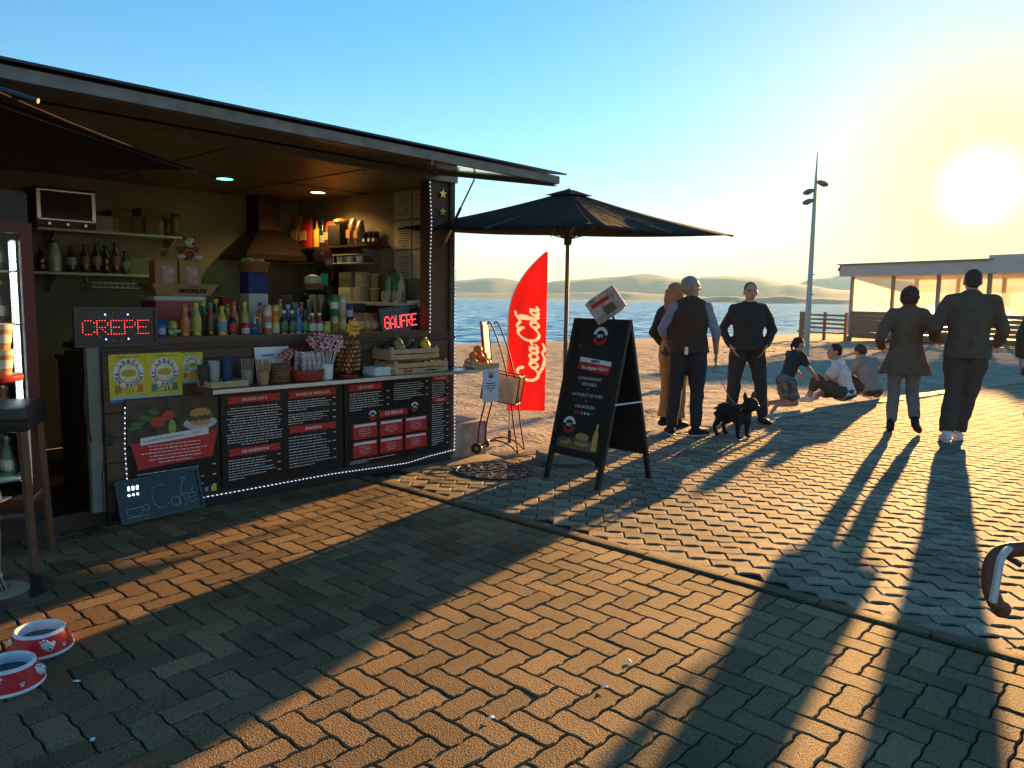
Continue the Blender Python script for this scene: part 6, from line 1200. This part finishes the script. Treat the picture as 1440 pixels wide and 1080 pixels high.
def person(name, label, loc, rz, J, wear, scale=1.0, group=None):
    """J: joints in metres, local +y = forward. wear: list of garments"""
    o = tag(empty(name, loc, rz), label, 'person', group); o.scale = (scale,) * 3
    g = {k: Vector(v) for k, v in J.items() if not isinstance(v, (int, float)) and not k.startswith('hand')}
    ra = (g['shR'] - g['shL']).normalized()
    b = MB()
    tor = [g['pelvis'] - (g['chest'] - g['pelvis']).normalized() * .06, g['pelvis'], lerp(g['pelvis'], g['chest'], .45), g['chest'], lerp(g['chest'], g['neck'], .62), g['neck']]
    TR_ = J.get('girth', 1.0); tr_ = [(.13 * TR_, .10 * TR_), (.16 * TR_, .115 * TR_), (.14 * TR_, .105 * TR_), (.165 * TR_, .12 * TR_), (.13, .085), (.058, .058)]
    b.tube(tor, tr_, 16, up=ra)
    b.tube([g['neck'] - Vector((0, 0, .03)), lerp(g['neck'], g['head'], .6)], [.058, .052], 12)
    R, T = head(b, g['head'], J.get('yaw', 0), J.get('nod', 0))
    for s in 'LR':
        limb(b, [lerp(g['neck'], g['sh' + s], .25) - Vector((0, 0, .03)), g['sh' + s], lerp(g['sh' + s], g['el' + s], .5), g['el' + s], lerp(g['el' + s], g['wr' + s], .4), g['wr' + s]], [.05, .056, .047, .038, .036, .025])
        limb(b, [g['hip' + s] + Vector((0, 0, .04)), g['hip' + s], lerp(g['hip' + s], g['kn' + s], .3), g['kn' + s], lerp(g['kn' + s], g['an' + s], .35), g['an' + s]], [.08, .085, .082, .056, .056, .036])
        f = Vector(J.get('toe' + s, (0, 1, 0))); f = f.normalized(); b.tube([g['an' + s] - f * .05 - Vector((0, 0, .035)), g['an' + s] + f * .05 - Vector((0, 0, .04)), g['an' + s] + f * .15 - Vector((0, 0, .055))], [.032, .036, .026], 10)
    me = remesh(b, .011, 2)
    hb = MB()
    for s, sg in (('L', -1), ('R', 1)):
        if J.get('hand' + s) is None: continue
        d, pn, th, curl = J['hand' + s]; hand(hb, g['wr' + s], d, pn, th, curl)
    if hb.v:
        bm = bmesh.new(); bm.from_mesh(me); t2 = bpy.data.meshes.new('h'); t2.from_pydata(hb.v, [], hb.f); bm.from_mesh(t2); bmesh.ops.recalc_face_normals(bm, faces=bm.faces); bm.to_mesh(me); bm.free(); bpy.data.meshes.remove(t2); me.polygons.foreach_set('use_smooth', [True] * len(me.polygons))
    body = addmesh('body', me, SKIN, o)
    for q in (-1, 1): MB().ball(T(q * .03, .0795, .012), (.012, .007, .008), 8, 6, R).build('eye', mat('eye_dark', (.03, .022, .018), .2), body, True)
    MB().ball(T(0, .0885, -.064), (.02, .005, .0045), 8, 6, R).build('mouth', mat('lips', (.30, .11, .09), .5), body, True)
    for w in wear:
        kind, m, k = w[0], w[1], (w[2] if len(w) > 2 else {})
        b = MB(); inf = k.get('inf', .018)
        if kind == 'top':
            hem = k.get('hem', .02); fl = k.get('flare', 1.0); dirp = (g['chest'] - g['pelvis']).normalized(); low = g['pelvis'] - dirp * hem
            P = [low, lerp(low, g['pelvis'], .5)] + tor[1:5] + [lerp(tor[4], g['neck'], .75)]
            rr = [(.165 * TR_ * fl + inf, .125 * TR_ * fl + inf), (.165 * TR_ * (1 + fl) / 2 + inf, .12 * TR_ * (1 + fl) / 2 + inf)] + [(a + inf, c + inf) for a, c in tr_[1:5]] + [(.062 + inf * .6, .062 + inf * .6)]
            b.tube(P, rr, 18, up=ra)
            nk = g['neck']; b.tube([nk + ra * (.066 * cos(t)) + Vector((0, .066 * sin(t), -.004 + .012 * cos(t - pi / 2) * -1)) for t in [2 * pi * i / 16 for i in range(17)]], .015 + inf * .25, 8)
            sl = k.get('sleeve', 1.0)
            for s in 'LR':
                if sl <= 0: limb(b, [lerp(g['neck'], g['sh' + s], .3) - Vector((0, 0, .03)), lerp(g['neck'], g['sh' + s], .8) - Vector((0, 0, .02))], [.05 + inf * .7, .05 + inf * .6]); continue
                a, e, w_ = g['sh' + s], g['el' + s], g['wr' + s]; Q = [lerp(g['neck'], a, .3) - Vector((0, 0, .035)), a]; Rr = [.048 + inf * .7, .055 + inf * .6]
                if sl <= .5: Q += [lerp(a, e, sl * 2)]; Rr += [.054 + inf]
                else: Q += [lerp(a, e, .5), e, lerp(e, w_, (sl - .5) * 2)]; Rr += [.05 + inf * .6, .044 + inf * .6, .034 + inf * .6]
                limb(b, Q, Rr)
            me = remesh(b, .014, 3, k.get('fold', .014), k.get('fs', 11), len(label))
        elif kind == 'trousers':
            b.tube([g['pelvis'] + (g['chest'] - g['pelvis']).normalized() * k.get('waist', .07), g['pelvis'], g['pelvis'] - (g['chest'] - g['pelvis']).normalized() * .07], [(.145 * TR_ + inf, .11 * TR_ + inf), (.162 * TR_ + inf, .118 * TR_ + inf), (.13 + inf, .11 + inf)], 16, up=ra)
            ln = k.get('len', 1.0)
            for s in 'LR':
                h, n, a = g['hip' + s], g['kn' + s], g['an' + s]; Q = [h + Vector((0, 0, .05)), lerp(h, n, .35), n]; Rr = [.09 + inf, .088 + inf, .064 + inf]
                if ln > .5: Q += [lerp(n, a, (ln - .5)), lerp(n, a, (ln - .5) * 2 - .02)]; Rr += [.058 + inf, .046 + inf + k.get('cuff', 0)]
                else: Q[-1] = lerp(h, n, ln * 2); Rr[-1] = .075 + inf
                limb(b, Q, Rr)
            me = remesh(b, .014, 3, k.get('fold', .013), 10, len(label) + 3)
        elif kind == 'shoes':
            for s in 'LR':
                f = Vector(J.get('toe' + s, (0, 1, 0))).normalized(); a = g['an' + s]; up = f.cross(Vector((1, 0, 0))) if abs(f.x) < .8 else Vector((0, 0, 1)); dn = Vector(J.get('sole' + s, (0, 0, -1))).normalized(); sd_ = f.cross(dn)
                q = MB(); h_ = k.get('high', .03)
                q.tube([a - dn * h_, a + dn * .03], [.045, .048], 12); q.tube([a - f * .075 + dn * .045, a - f * .03 + dn * .045, a + f * .06 + dn * .05, a + f * .13 + dn * .058, a + f * .185 + dn * .066], [(.032, .03), (.042, .042), (.046, .038), (.045, .03), (.025, .018)], 12, up=sd_)
                sm_ = remesh(q, .010, 2); sh = addmesh('shoe', sm_, m, o)
                if k.get('sole'):
                    q = MB(); q.tube([a - f * .085 + dn * .083, a - f * .03 + dn * .083, a + f * .06 + dn * .083, a + f * .15 + dn * .083, a + f * .2 + dn * .081], [(.03, .011), (.042, .012), (.048, .012), (.044, .011), (.02, .009)], 12, up=sd_); q.build('sole', k['sole'], sh, True)
            continue
        elif kind == 'hair':
            st = k.get('style', 'short')
            if st == 'bald': b.ball(T(0, -.017, .036), (.0795, .0955, .0885), 16, 10, R); b.ball(T(0, -.05, -.01), (.07, .055, .06), 14, 10, R)
            else:
                b.ball(T(0, -.022, .042), (.085, .096, .086), 18, 12, R); b.ball(T(0, -.055, -.0), (.075, .058, .075), 14, 10, R)
                if st == 'long': b.tube([T(0, -.06, .03), T(0, -.085, -.06), T(0, -.09, -.16), T(.0, -.08, -.25)], [(.09, .06), (.095, .055), (.085, .045), (.05, .03)], 14, up=ra); [b.tube([T(q * .075, .01, .05), T(q * .085, .0, -.05), T(q * .08, -.02, -.14)], [.03, .032, .018], 10) for q in (-1, 1)]
                if st == 'bob': b.ball(T(0, -.025, .0), (.105, .105, .125), 16, 12, R)
                if st == 'bun': b.ball(T(0, -.11, .01), (.04, .035, .04), 12, 8, R)
                if st == 'tail': b.tube([T(0, -.09, .03), T(0, -.14, -.02), T(0, -.13, -.12)], [.03, .032, .012], 10)
            cut = (R @ Vector((0, 1, 0))); me = remesh(b, .009, 1, k.get('fold', .006), 38)
            # bare the face: pull the front of the hair shell back inside the head
            for v in me.vertices:
                l = R.transposed() @ (v.co - g['head'])
                if l.y > .045 and l.z < .07: v.co = g['head'] + R @ Vector((l.x * .8, .03, l.z * .9))
        elif kind == 'extra':
            k['fn'](b); me = remesh(b, k.get('vox', .012), 2, k.get('fold', .003), 12)
        addmesh({'top': k.get('name', 'top')}.get(kind, k.get('name', kind)), me, m, o)
    return o
UPR = dict(pelvis=(0, 0, .97), chest=(0, 0, 1.28), neck=(0, -.01, 1.485), head=(0, .02, 1.60), shL=(-.168, -.01, 1.395), shR=(.168, -.01, 1.395), hipL=(-.09, 0, .92), hipR=(.09, 0, .92))
def stand(**k): d = dict(UPR); d.update(k); return d
SOLEW = mat('white_sole', (.6, .58, .54), .6)
def face_rz(dx, dy): return math.atan2(dy, dx) - pi / 2
# man in a padded vest, seen from behind, looking to the right
P = G(964, 611); NAVY = cloth('navy', (.026, .026, .032)); 
person('person', 'person in a dark padded vest and pale blue shirt seen from behind', (P.x, P.y, 0), rad(-12), stand(
    elL=(-.30, -.06, 1.16), wrL=(-.24, .10, .98), elR=(.27, -.04, 1.13), wrR=(.29, .06, .89), handL=((.25, .6, -.5), (1, 0, 0), (0, 0, 1), .5), handR=((0, .1, -1), (-1, 0, 0), (0, 1, 0), .35),
    knL=(-.13, .03, .5), anL=(-.16, -.02, .085), knR=(.10, .02, .5), anR=(.10, -.04, .085), toeL=(-.3, 1, 0), toeR=(.75, .5, 0), yaw=rad(-62), girth=1.08),
    [('top', cloth('pale_blue', (.22, .25, .33)), dict(sleeve=.72, hem=.06, inf=.008, name='shirt')), ('top', cloth('vest_brown', (.055, .032, .02)), dict(sleeve=0, hem=.07, inf=.032, name='vest', fold=.009, fs=9)), ('trousers', NAVY, dict(inf=.016)), ('shoes', cloth('black_canvas', (.012, .012, .013)), dict(sole=SOLEW)), ('hair', cloth('grey_hair', (.27, .24, .21)), {}),
     ('extra', WHITE, dict(name='tag', fn=lambda b: b.rbox((-.03, -.175, .93), (.05, .012, .09), .006), fold=0))])
# woman beside him, mostly hidden
P = G(943, 600); TAN = cloth('mustard', (.36, .22, .07))
person('person', 'person with long fair hair in mustard trousers partly hidden behind the padded vest', (P.x, P.y, 0), rad(-55), stand(
    elL=(-.27, -.08, 1.13), wrL=(-.22, .08, .95), elR=(.26, -.05, 1.14), wrR=(.2, .14, 1.02), handL=((0, .4, -1), (1, 0, 0), (0, 1, 0), .4), handR=((-.4, .6, 0), (0, 0, -1), (0, 0, 1), .5),
    knL=(-.09, .02, .5), anL=(-.09, -.03, .085), knR=(.09, .03, .5), anR=(.10, .02, .085), yaw=rad(-15), girth=.9),
    [('top', cloth('dark_grey', (.03, .03, .035)), dict(hem=.10, inf=.02, name='jacket')), ('trousers', TAN, dict(len=.97, inf=.022, cuff=.01)), ('shoes', cloth('black_shoe', (.012, .011, .011)), {}), ('hair', cloth('fair_hair', (.30, .16, .07)), dict(style='long', fold=.008)),
     ('extra', cloth('dark_bag', (.02, .018, .016)), dict(name='shoulder_bag', fn=lambda b: (b.rbox((.26, .02, .95), (.1, .26, .22), .03), b.tube([(.24, .0, 1.05), (.17, -.04, 1.42), (.0, -.12, 1.36)], .012, 8))))], .965)
# man facing the camera with hands in his pockets
P = G(1046, 594)
person('person', 'person in a dark sweater with both hands at the trouser pockets behind the black dog', (P.x, P.y, 0), rad(172), stand(
    elL=(-.30, -.09, 1.14), wrL=(-.21, .06, .95), elR=(.30, -.09, 1.14), wrR=(.21, .06, .95), handL=((.45, .25, -.8), (1, 0, 0), (0, 1, 0), .25), handR=((-.45, .25, -.8), (-1, 0, 0), (0, 1, 0), .25),
    knL=(-.17, .02, .5), anL=(-.22, -.02, .085), knR=(.14, .03, .5), anR=(.17, -.02, .085), hipL=(-.10, 0, .92), hipR=(.10, 0, .92), toeL=(-.4, 1, 0), toeR=(.3, 1, 0), yaw=0, girth=1.1),
    [('top', cloth('black_sweater', (.03, .026, .022)), dict(hem=.07, inf=.022, name='sweater')), ('trousers', cloth('black_jeans', (.028, .026, .026)), dict(inf=.02)), ('shoes', cloth('black_shoe', (.012, .011, .011)), {}), ('hair', cloth('short_grey', (.10, .08, .07)), dict(style='bald', fold=.001)),
     ('extra', PAPER, dict(name='collar', fn=lambda b: b.tube([(-.035, .055, 1.5), (0, .072, 1.487), (.035, .055, 1.5)], .009, 8), vox=.006, fold=0))], .985)
# couple walking away arm in arm
P = G(1266, 608)
person('person', 'person in a flared short coat and grey trousers walking away arm in arm', (P.x, P.y, 0), rad(-22), stand(
    elL=(-.29, -.10, 1.13), wrL=(-.26, .12, 1.0), elR=(.30, -.06, 1.14), wrR=(.40, .14, 1.13), handL=((.3, .8, -.3), (1, 0, 0), (0, 0, 1), .5), handR=((.6, .6, 0), (0, 0, -1), (0, 1, 0), .5),
    knL=(-.10, .06, .5), anL=(-.11, .0, .085), knR=(.10, .10, .52), anR=(.13, -.16, .16), toeL=(0, 1, 0), toeR=(.35, .85, -.45), soleR=(.1, -.5, -.85), yaw=rad(-5), nod=-.05, girth=.98),
    [('top', cloth('taupe_coat', (.12, .082, .05)), dict(hem=.27, flare=1.6, inf=.030, name='coat', fold=.018, fs=7)), ('trousers', cloth('grey_trousers', (.16, .15, .15)), dict(inf=.012, len=.96)), ('shoes', cloth('ankle_boot', (.02, .015, .012)), dict(high=.09)), ('hair', cloth('brown_hair', (.06, .03, .018)), dict(style='bob', fold=.012))], .965)
P = G(1350, 620)
person('person', 'tall person in a dark jacket and white trainers walking away arm in arm', (P.x, P.y, 0), rad(-24), stand(
    elL=(-.31, -.05, 1.13), wrL=(-.28, .16, 1.03), elR=(.30, .02, 1.12), wrR=(.26, .17, .98), handL=((.2, .8, -.3), (1, 0, 0), (0, 0, 1), .5), handR=((-.3, .5, -.6), (-1, 0, 0), (0, 1, 0), .4),
    knL=(-.09, .05, .5), anL=(-.13, -.08, .085), knR=(.05, .06, .5), anR=(-.02, .10, .085), shL=(-.19, -.01, 1.40), shR=(.19, -.01, 1.40), toeL=(-.15, 1, 0), toeR=(.3, 1, 0), yaw=rad(4), girth=1.08),
    [('top', cloth('dark_jacket', (.085, .06, .042)), dict(hem=.13, inf=.030, flare=1.02, name='jacket', fold=.014, fs=8)), ('trousers', cloth('dark_trousers', (.06, .045, .034)), dict(inf=.026, fold=.015)), ('shoes', cloth('white_trainer', (.6, .58, .55)), dict(sole=SOLEW)), ('hair', cloth('cropped_hair', (.05, .035, .025)), dict(style='bald', fold=.001))], 1.07)
# passer-by cut by the picture edge
P = G(1461, 606)
person('person', 'person in a long coat walking alone beside the couple', (P.x, P.y, 0), rad(-28), stand(
    elL=(-.27, -.02, 1.14), wrL=(-.25, .02, .88), elR=(.27, -.02, 1.14), wrR=(.25, .04, .9), handL=((0, .1, -1), (1, 0, 0), (0, 1, 0), .4), handR=((0, .1, -1), (-1, 0, 0), (0, 1, 0), .4), knL=(-.1, .04, .5), anL=(-.1, -.05, .085), knR=(.1, .06, .5), anR=(.1, .1, .085), yaw=0),
    [('top', cloth('green_coat', (.04, .035, .02)), dict(hem=.30, flare=1.2, inf=.034, name='coat')), ('trousers', cloth('dark_trousers', (.06, .045, .034)), {}), ('shoes', cloth('black_shoe', (.012, .011, .011)), {}), ('hair', cloth('brown_hair', (.06, .03, .018)), {})], .97)
# boy kneeling at the sand
P = G(1096, 571); 
person('person', 'child in a dark shirt and patterned shorts kneeling at the beach edge', (P.x + .15, P.y + .15, -.04), rad(-68), dict(
    pelvis=(0, -.05, .50), chest=(0, .10, .82), neck=(0, .17, 1.02), head=(0, .21, 1.14), shL=(-.16, .14, .96), shR=(.16, .14, .96), elL=(-.2, .24, .74), wrL=(-.17, .42, .58), elR=(.2, .26, .74), wrR=(.17, .44, .60), handL=((.1, .6, -.5), (0, -.5, -1), (1, 0, 0), .3), handR=((-.1, .6, -.5), (0, -.5, -1), (-1, 0, 0), .3),
    hipL=(-.09, -.05, .46), hipR=(.09, -.05, .46), knL=(-.11, .12, .09), anL=(-.11, -.32, .08), knR=(.12, .1, .09), anR=(.12, -.34, .08), toeL=(0, -.6, -.6), toeR=(0, -.6, -.6), soleL=(0, -1, .2), soleR=(0, -1, .2), yaw=rad(-12), girth=.92),
    [('top', cloth('dark_tee', (.022, .028, .03)), dict(sleeve=.42, hem=.04, inf=.016, name='shirt')), ('trousers', mat('patterned_shorts', (.12, .12, .125), .85, var=.95, scale=9), dict(len=.4, inf=.03, name='shorts')), ('hair', cloth('dark_hair', (.035, .02, .012)), dict(style='tail', fold=.006))], .8)
# two people sitting on the paving
SITJ = dict(pelvis=(0, 0, .12), chest=(0, .10, .42), neck=(0, .17, .62), head=(0, .21, .745), shL=(-.185, .13, .56), shR=(.185, .13, .56), hipL=(-.09, .03, .11), hipR=(.09, .03, .11), elL=(-.25, .26, .36), wrL=(-.12, .42, .30), elR=(.25, .24, .36), wrR=(.12, .42, .28),
    handL=((.5, .5, 0), (0, -1, 0), (0, 0, 1), .5), handR=((-.5, .5, 0), (0, -1, 0), (0, 0, 1), .5), knL=(-.22, .40, .34), anL=(-.10, .52, .06), knR=(.42, .24, .10), anR=(.12, .46, .07), toeL=(-.2, 1, 0), toeR=(-.8, .5, 0))
P = G(1190, 566)
d = dict(SITJ); d.update(yaw=rad(25))
person('person', 'person in a white T-shirt sitting on the paving at the beach edge', (P.x, P.y, 0), rad(62), d, [('top', cloth('white_tee', (.62, .58, .55)), dict(sleeve=.42, hem=.02, inf=.022, name='shirt', fold=.010)), ('trousers', cloth('grey_green', (.06, .06, .05)), dict(len=.8, inf=.02)), ('shoes', cloth('white_trainer', (.6, .58, .55)), {}), ('hair', cloth('dark_hair', (.035, .02, .012)), {})])
P = G(1232, 562); d = dict(SITJ); d.update(yaw=rad(-10), nod=-.5, head=(0, .27, .70), elR=(.27, .20, .36))
person('person', 'person in a loose grey sweatshirt sitting hunched beside the white T-shirt', (P.x, P.y + .15, 0), rad(25), d, [('top', cloth('grey_sweat', (.24, .22, .20)), dict(hem=.02, inf=.035, name='sweatshirt', fold=.012)), ('trousers', cloth('olive', (.06, .05, .03)), dict(inf=.022)), ('shoes', cloth('black_shoe', (.012, .011, .011)), {}), ('hair', cloth('brown_hair', (.06, .03, .018)), {})])
# ---- small black dog
P = G(1030, 614); o = tag(empty('dog', (P.x, P.y, 0), rad(-52)), 'small black bulldog type dog with upright ears on a lead', 'dog')   # local +x = forward
b = MB(); b.tube([(-.19, 0, .27), (-.14, 0, .27), (-.02, 0, .26), (.08, 0, .25), (.15, 0, .28)], [(.06, .07), (.085, .095), (.092, .095), (.115, .12), (.085, .09)], 16, up=(0, 1, 0))
b.tube([(.12, 0, .30), (.18, 0, .345), (.21, 0, .36)], [.075, .068, .06], 12); b.ball((.21, 0, .375), (.08, .09, .078), 14, 10); b.tube([(.25, 0, .36), (.30, 0, .35)], [(.05, .045), (.042, .036)], 12, up=(0, 1, 0)); b.ball((.27, 0, .335), (.04, .045, .022))
for s in (-1, 1):
    b.tube([(.12, s * .075, .27), (.125, s * .085, .16), (.12, s * .08, .08), (.125, s * .08, .03)], [.05, .034, .024, .024], 10); b.ball((.145, s * .08, .018), (.034, .024, .018), 10, 6)
    b.tube([(-.15, s * .06, .26), (-.12, s * .078, .18), (-.185, s * .078, .105), (-.165, s * .076, .03)], [.062, .045, .024, .022], 10); b.ball((-.145, s * .076, .018), (.034, .023, .018), 10, 6)
    b.tube([(.19, s * .055, .42), (.185, s * .075, .475), (.185, s * .08, .51)], [(.016, .04), (.014, .034), (.008, .012)], 10, up=(1, 0, 0))
b.tube([(-.21, 0, .29), (-.245, 0, .285), (-.265, 0, .27)], [.018, .013, .007], 8)
FUR = mat('black_fur', (.012, .010, .009), .85, bump=.3, bscale=200); body = addmesh('body', remesh(b, .007, 3), FUR, o)
for s in (-1, 1): MB().ball((.275, s * .038, .385), .0095, 8, 6).build('eye', mat('eye_dark', (.03, .022, .018), .2), body, True)
MB().ball((.305, 0, .368), (.010, .016, .012), 8, 6).build('nose', BLACK, body, True); MB().tube([(.145 + .035 * cos(t) * .6, .078 * sin(t), .315 + .035 * cos(t)) for t in [2 * pi * i / 20 for i in range(21)]], .008, 6).build('collar', colmat((.2, .18, .16)), o)
W1 = Vector((P.x + .06, P.y - .05, .34)); VP_ = G(964, 611); W2 = VP_ + Matrix.Rotation(rad(-12), 3, 'Z') @ Vector((.29, .08, .80))
tag(MB().tube(catmull([W1, W1.lerp(W2, .35) - Vector((0, 0, .10)), W1.lerp(W2, .75) - Vector((0, 0, .09)), W2], 6), .0045, 6).build('dog_lead', colmat((.35, .3, .25), .6), None, True), 'thin pale lead running from the black dog to the hand beside the padded vest', 'dog lead')
# ---- evening haze over the bay
HZ = bpy.data.materials.new('haze_air'); HZ.use_nodes = True; t_ = HZ.node_tree; t_.nodes.clear()
ho = t_.nodes.new('ShaderNodeOutputMaterial'); hv = t_.nodes.new('ShaderNodeVolumePrincipled')
hv.inputs['Color'].default_value = (.36, .66, 1.0, 1); hv.inputs['Density'].default_value = 6.5e-5; hv.inputs['Anisotropy'].default_value = .15
t_.links.new(hv.outputs[0], ho.inputs['Volume'])
tag(MB().box((1500, 7500, 210), (26000, 17000, 430)).build('haze', HZ), kind='stuff')
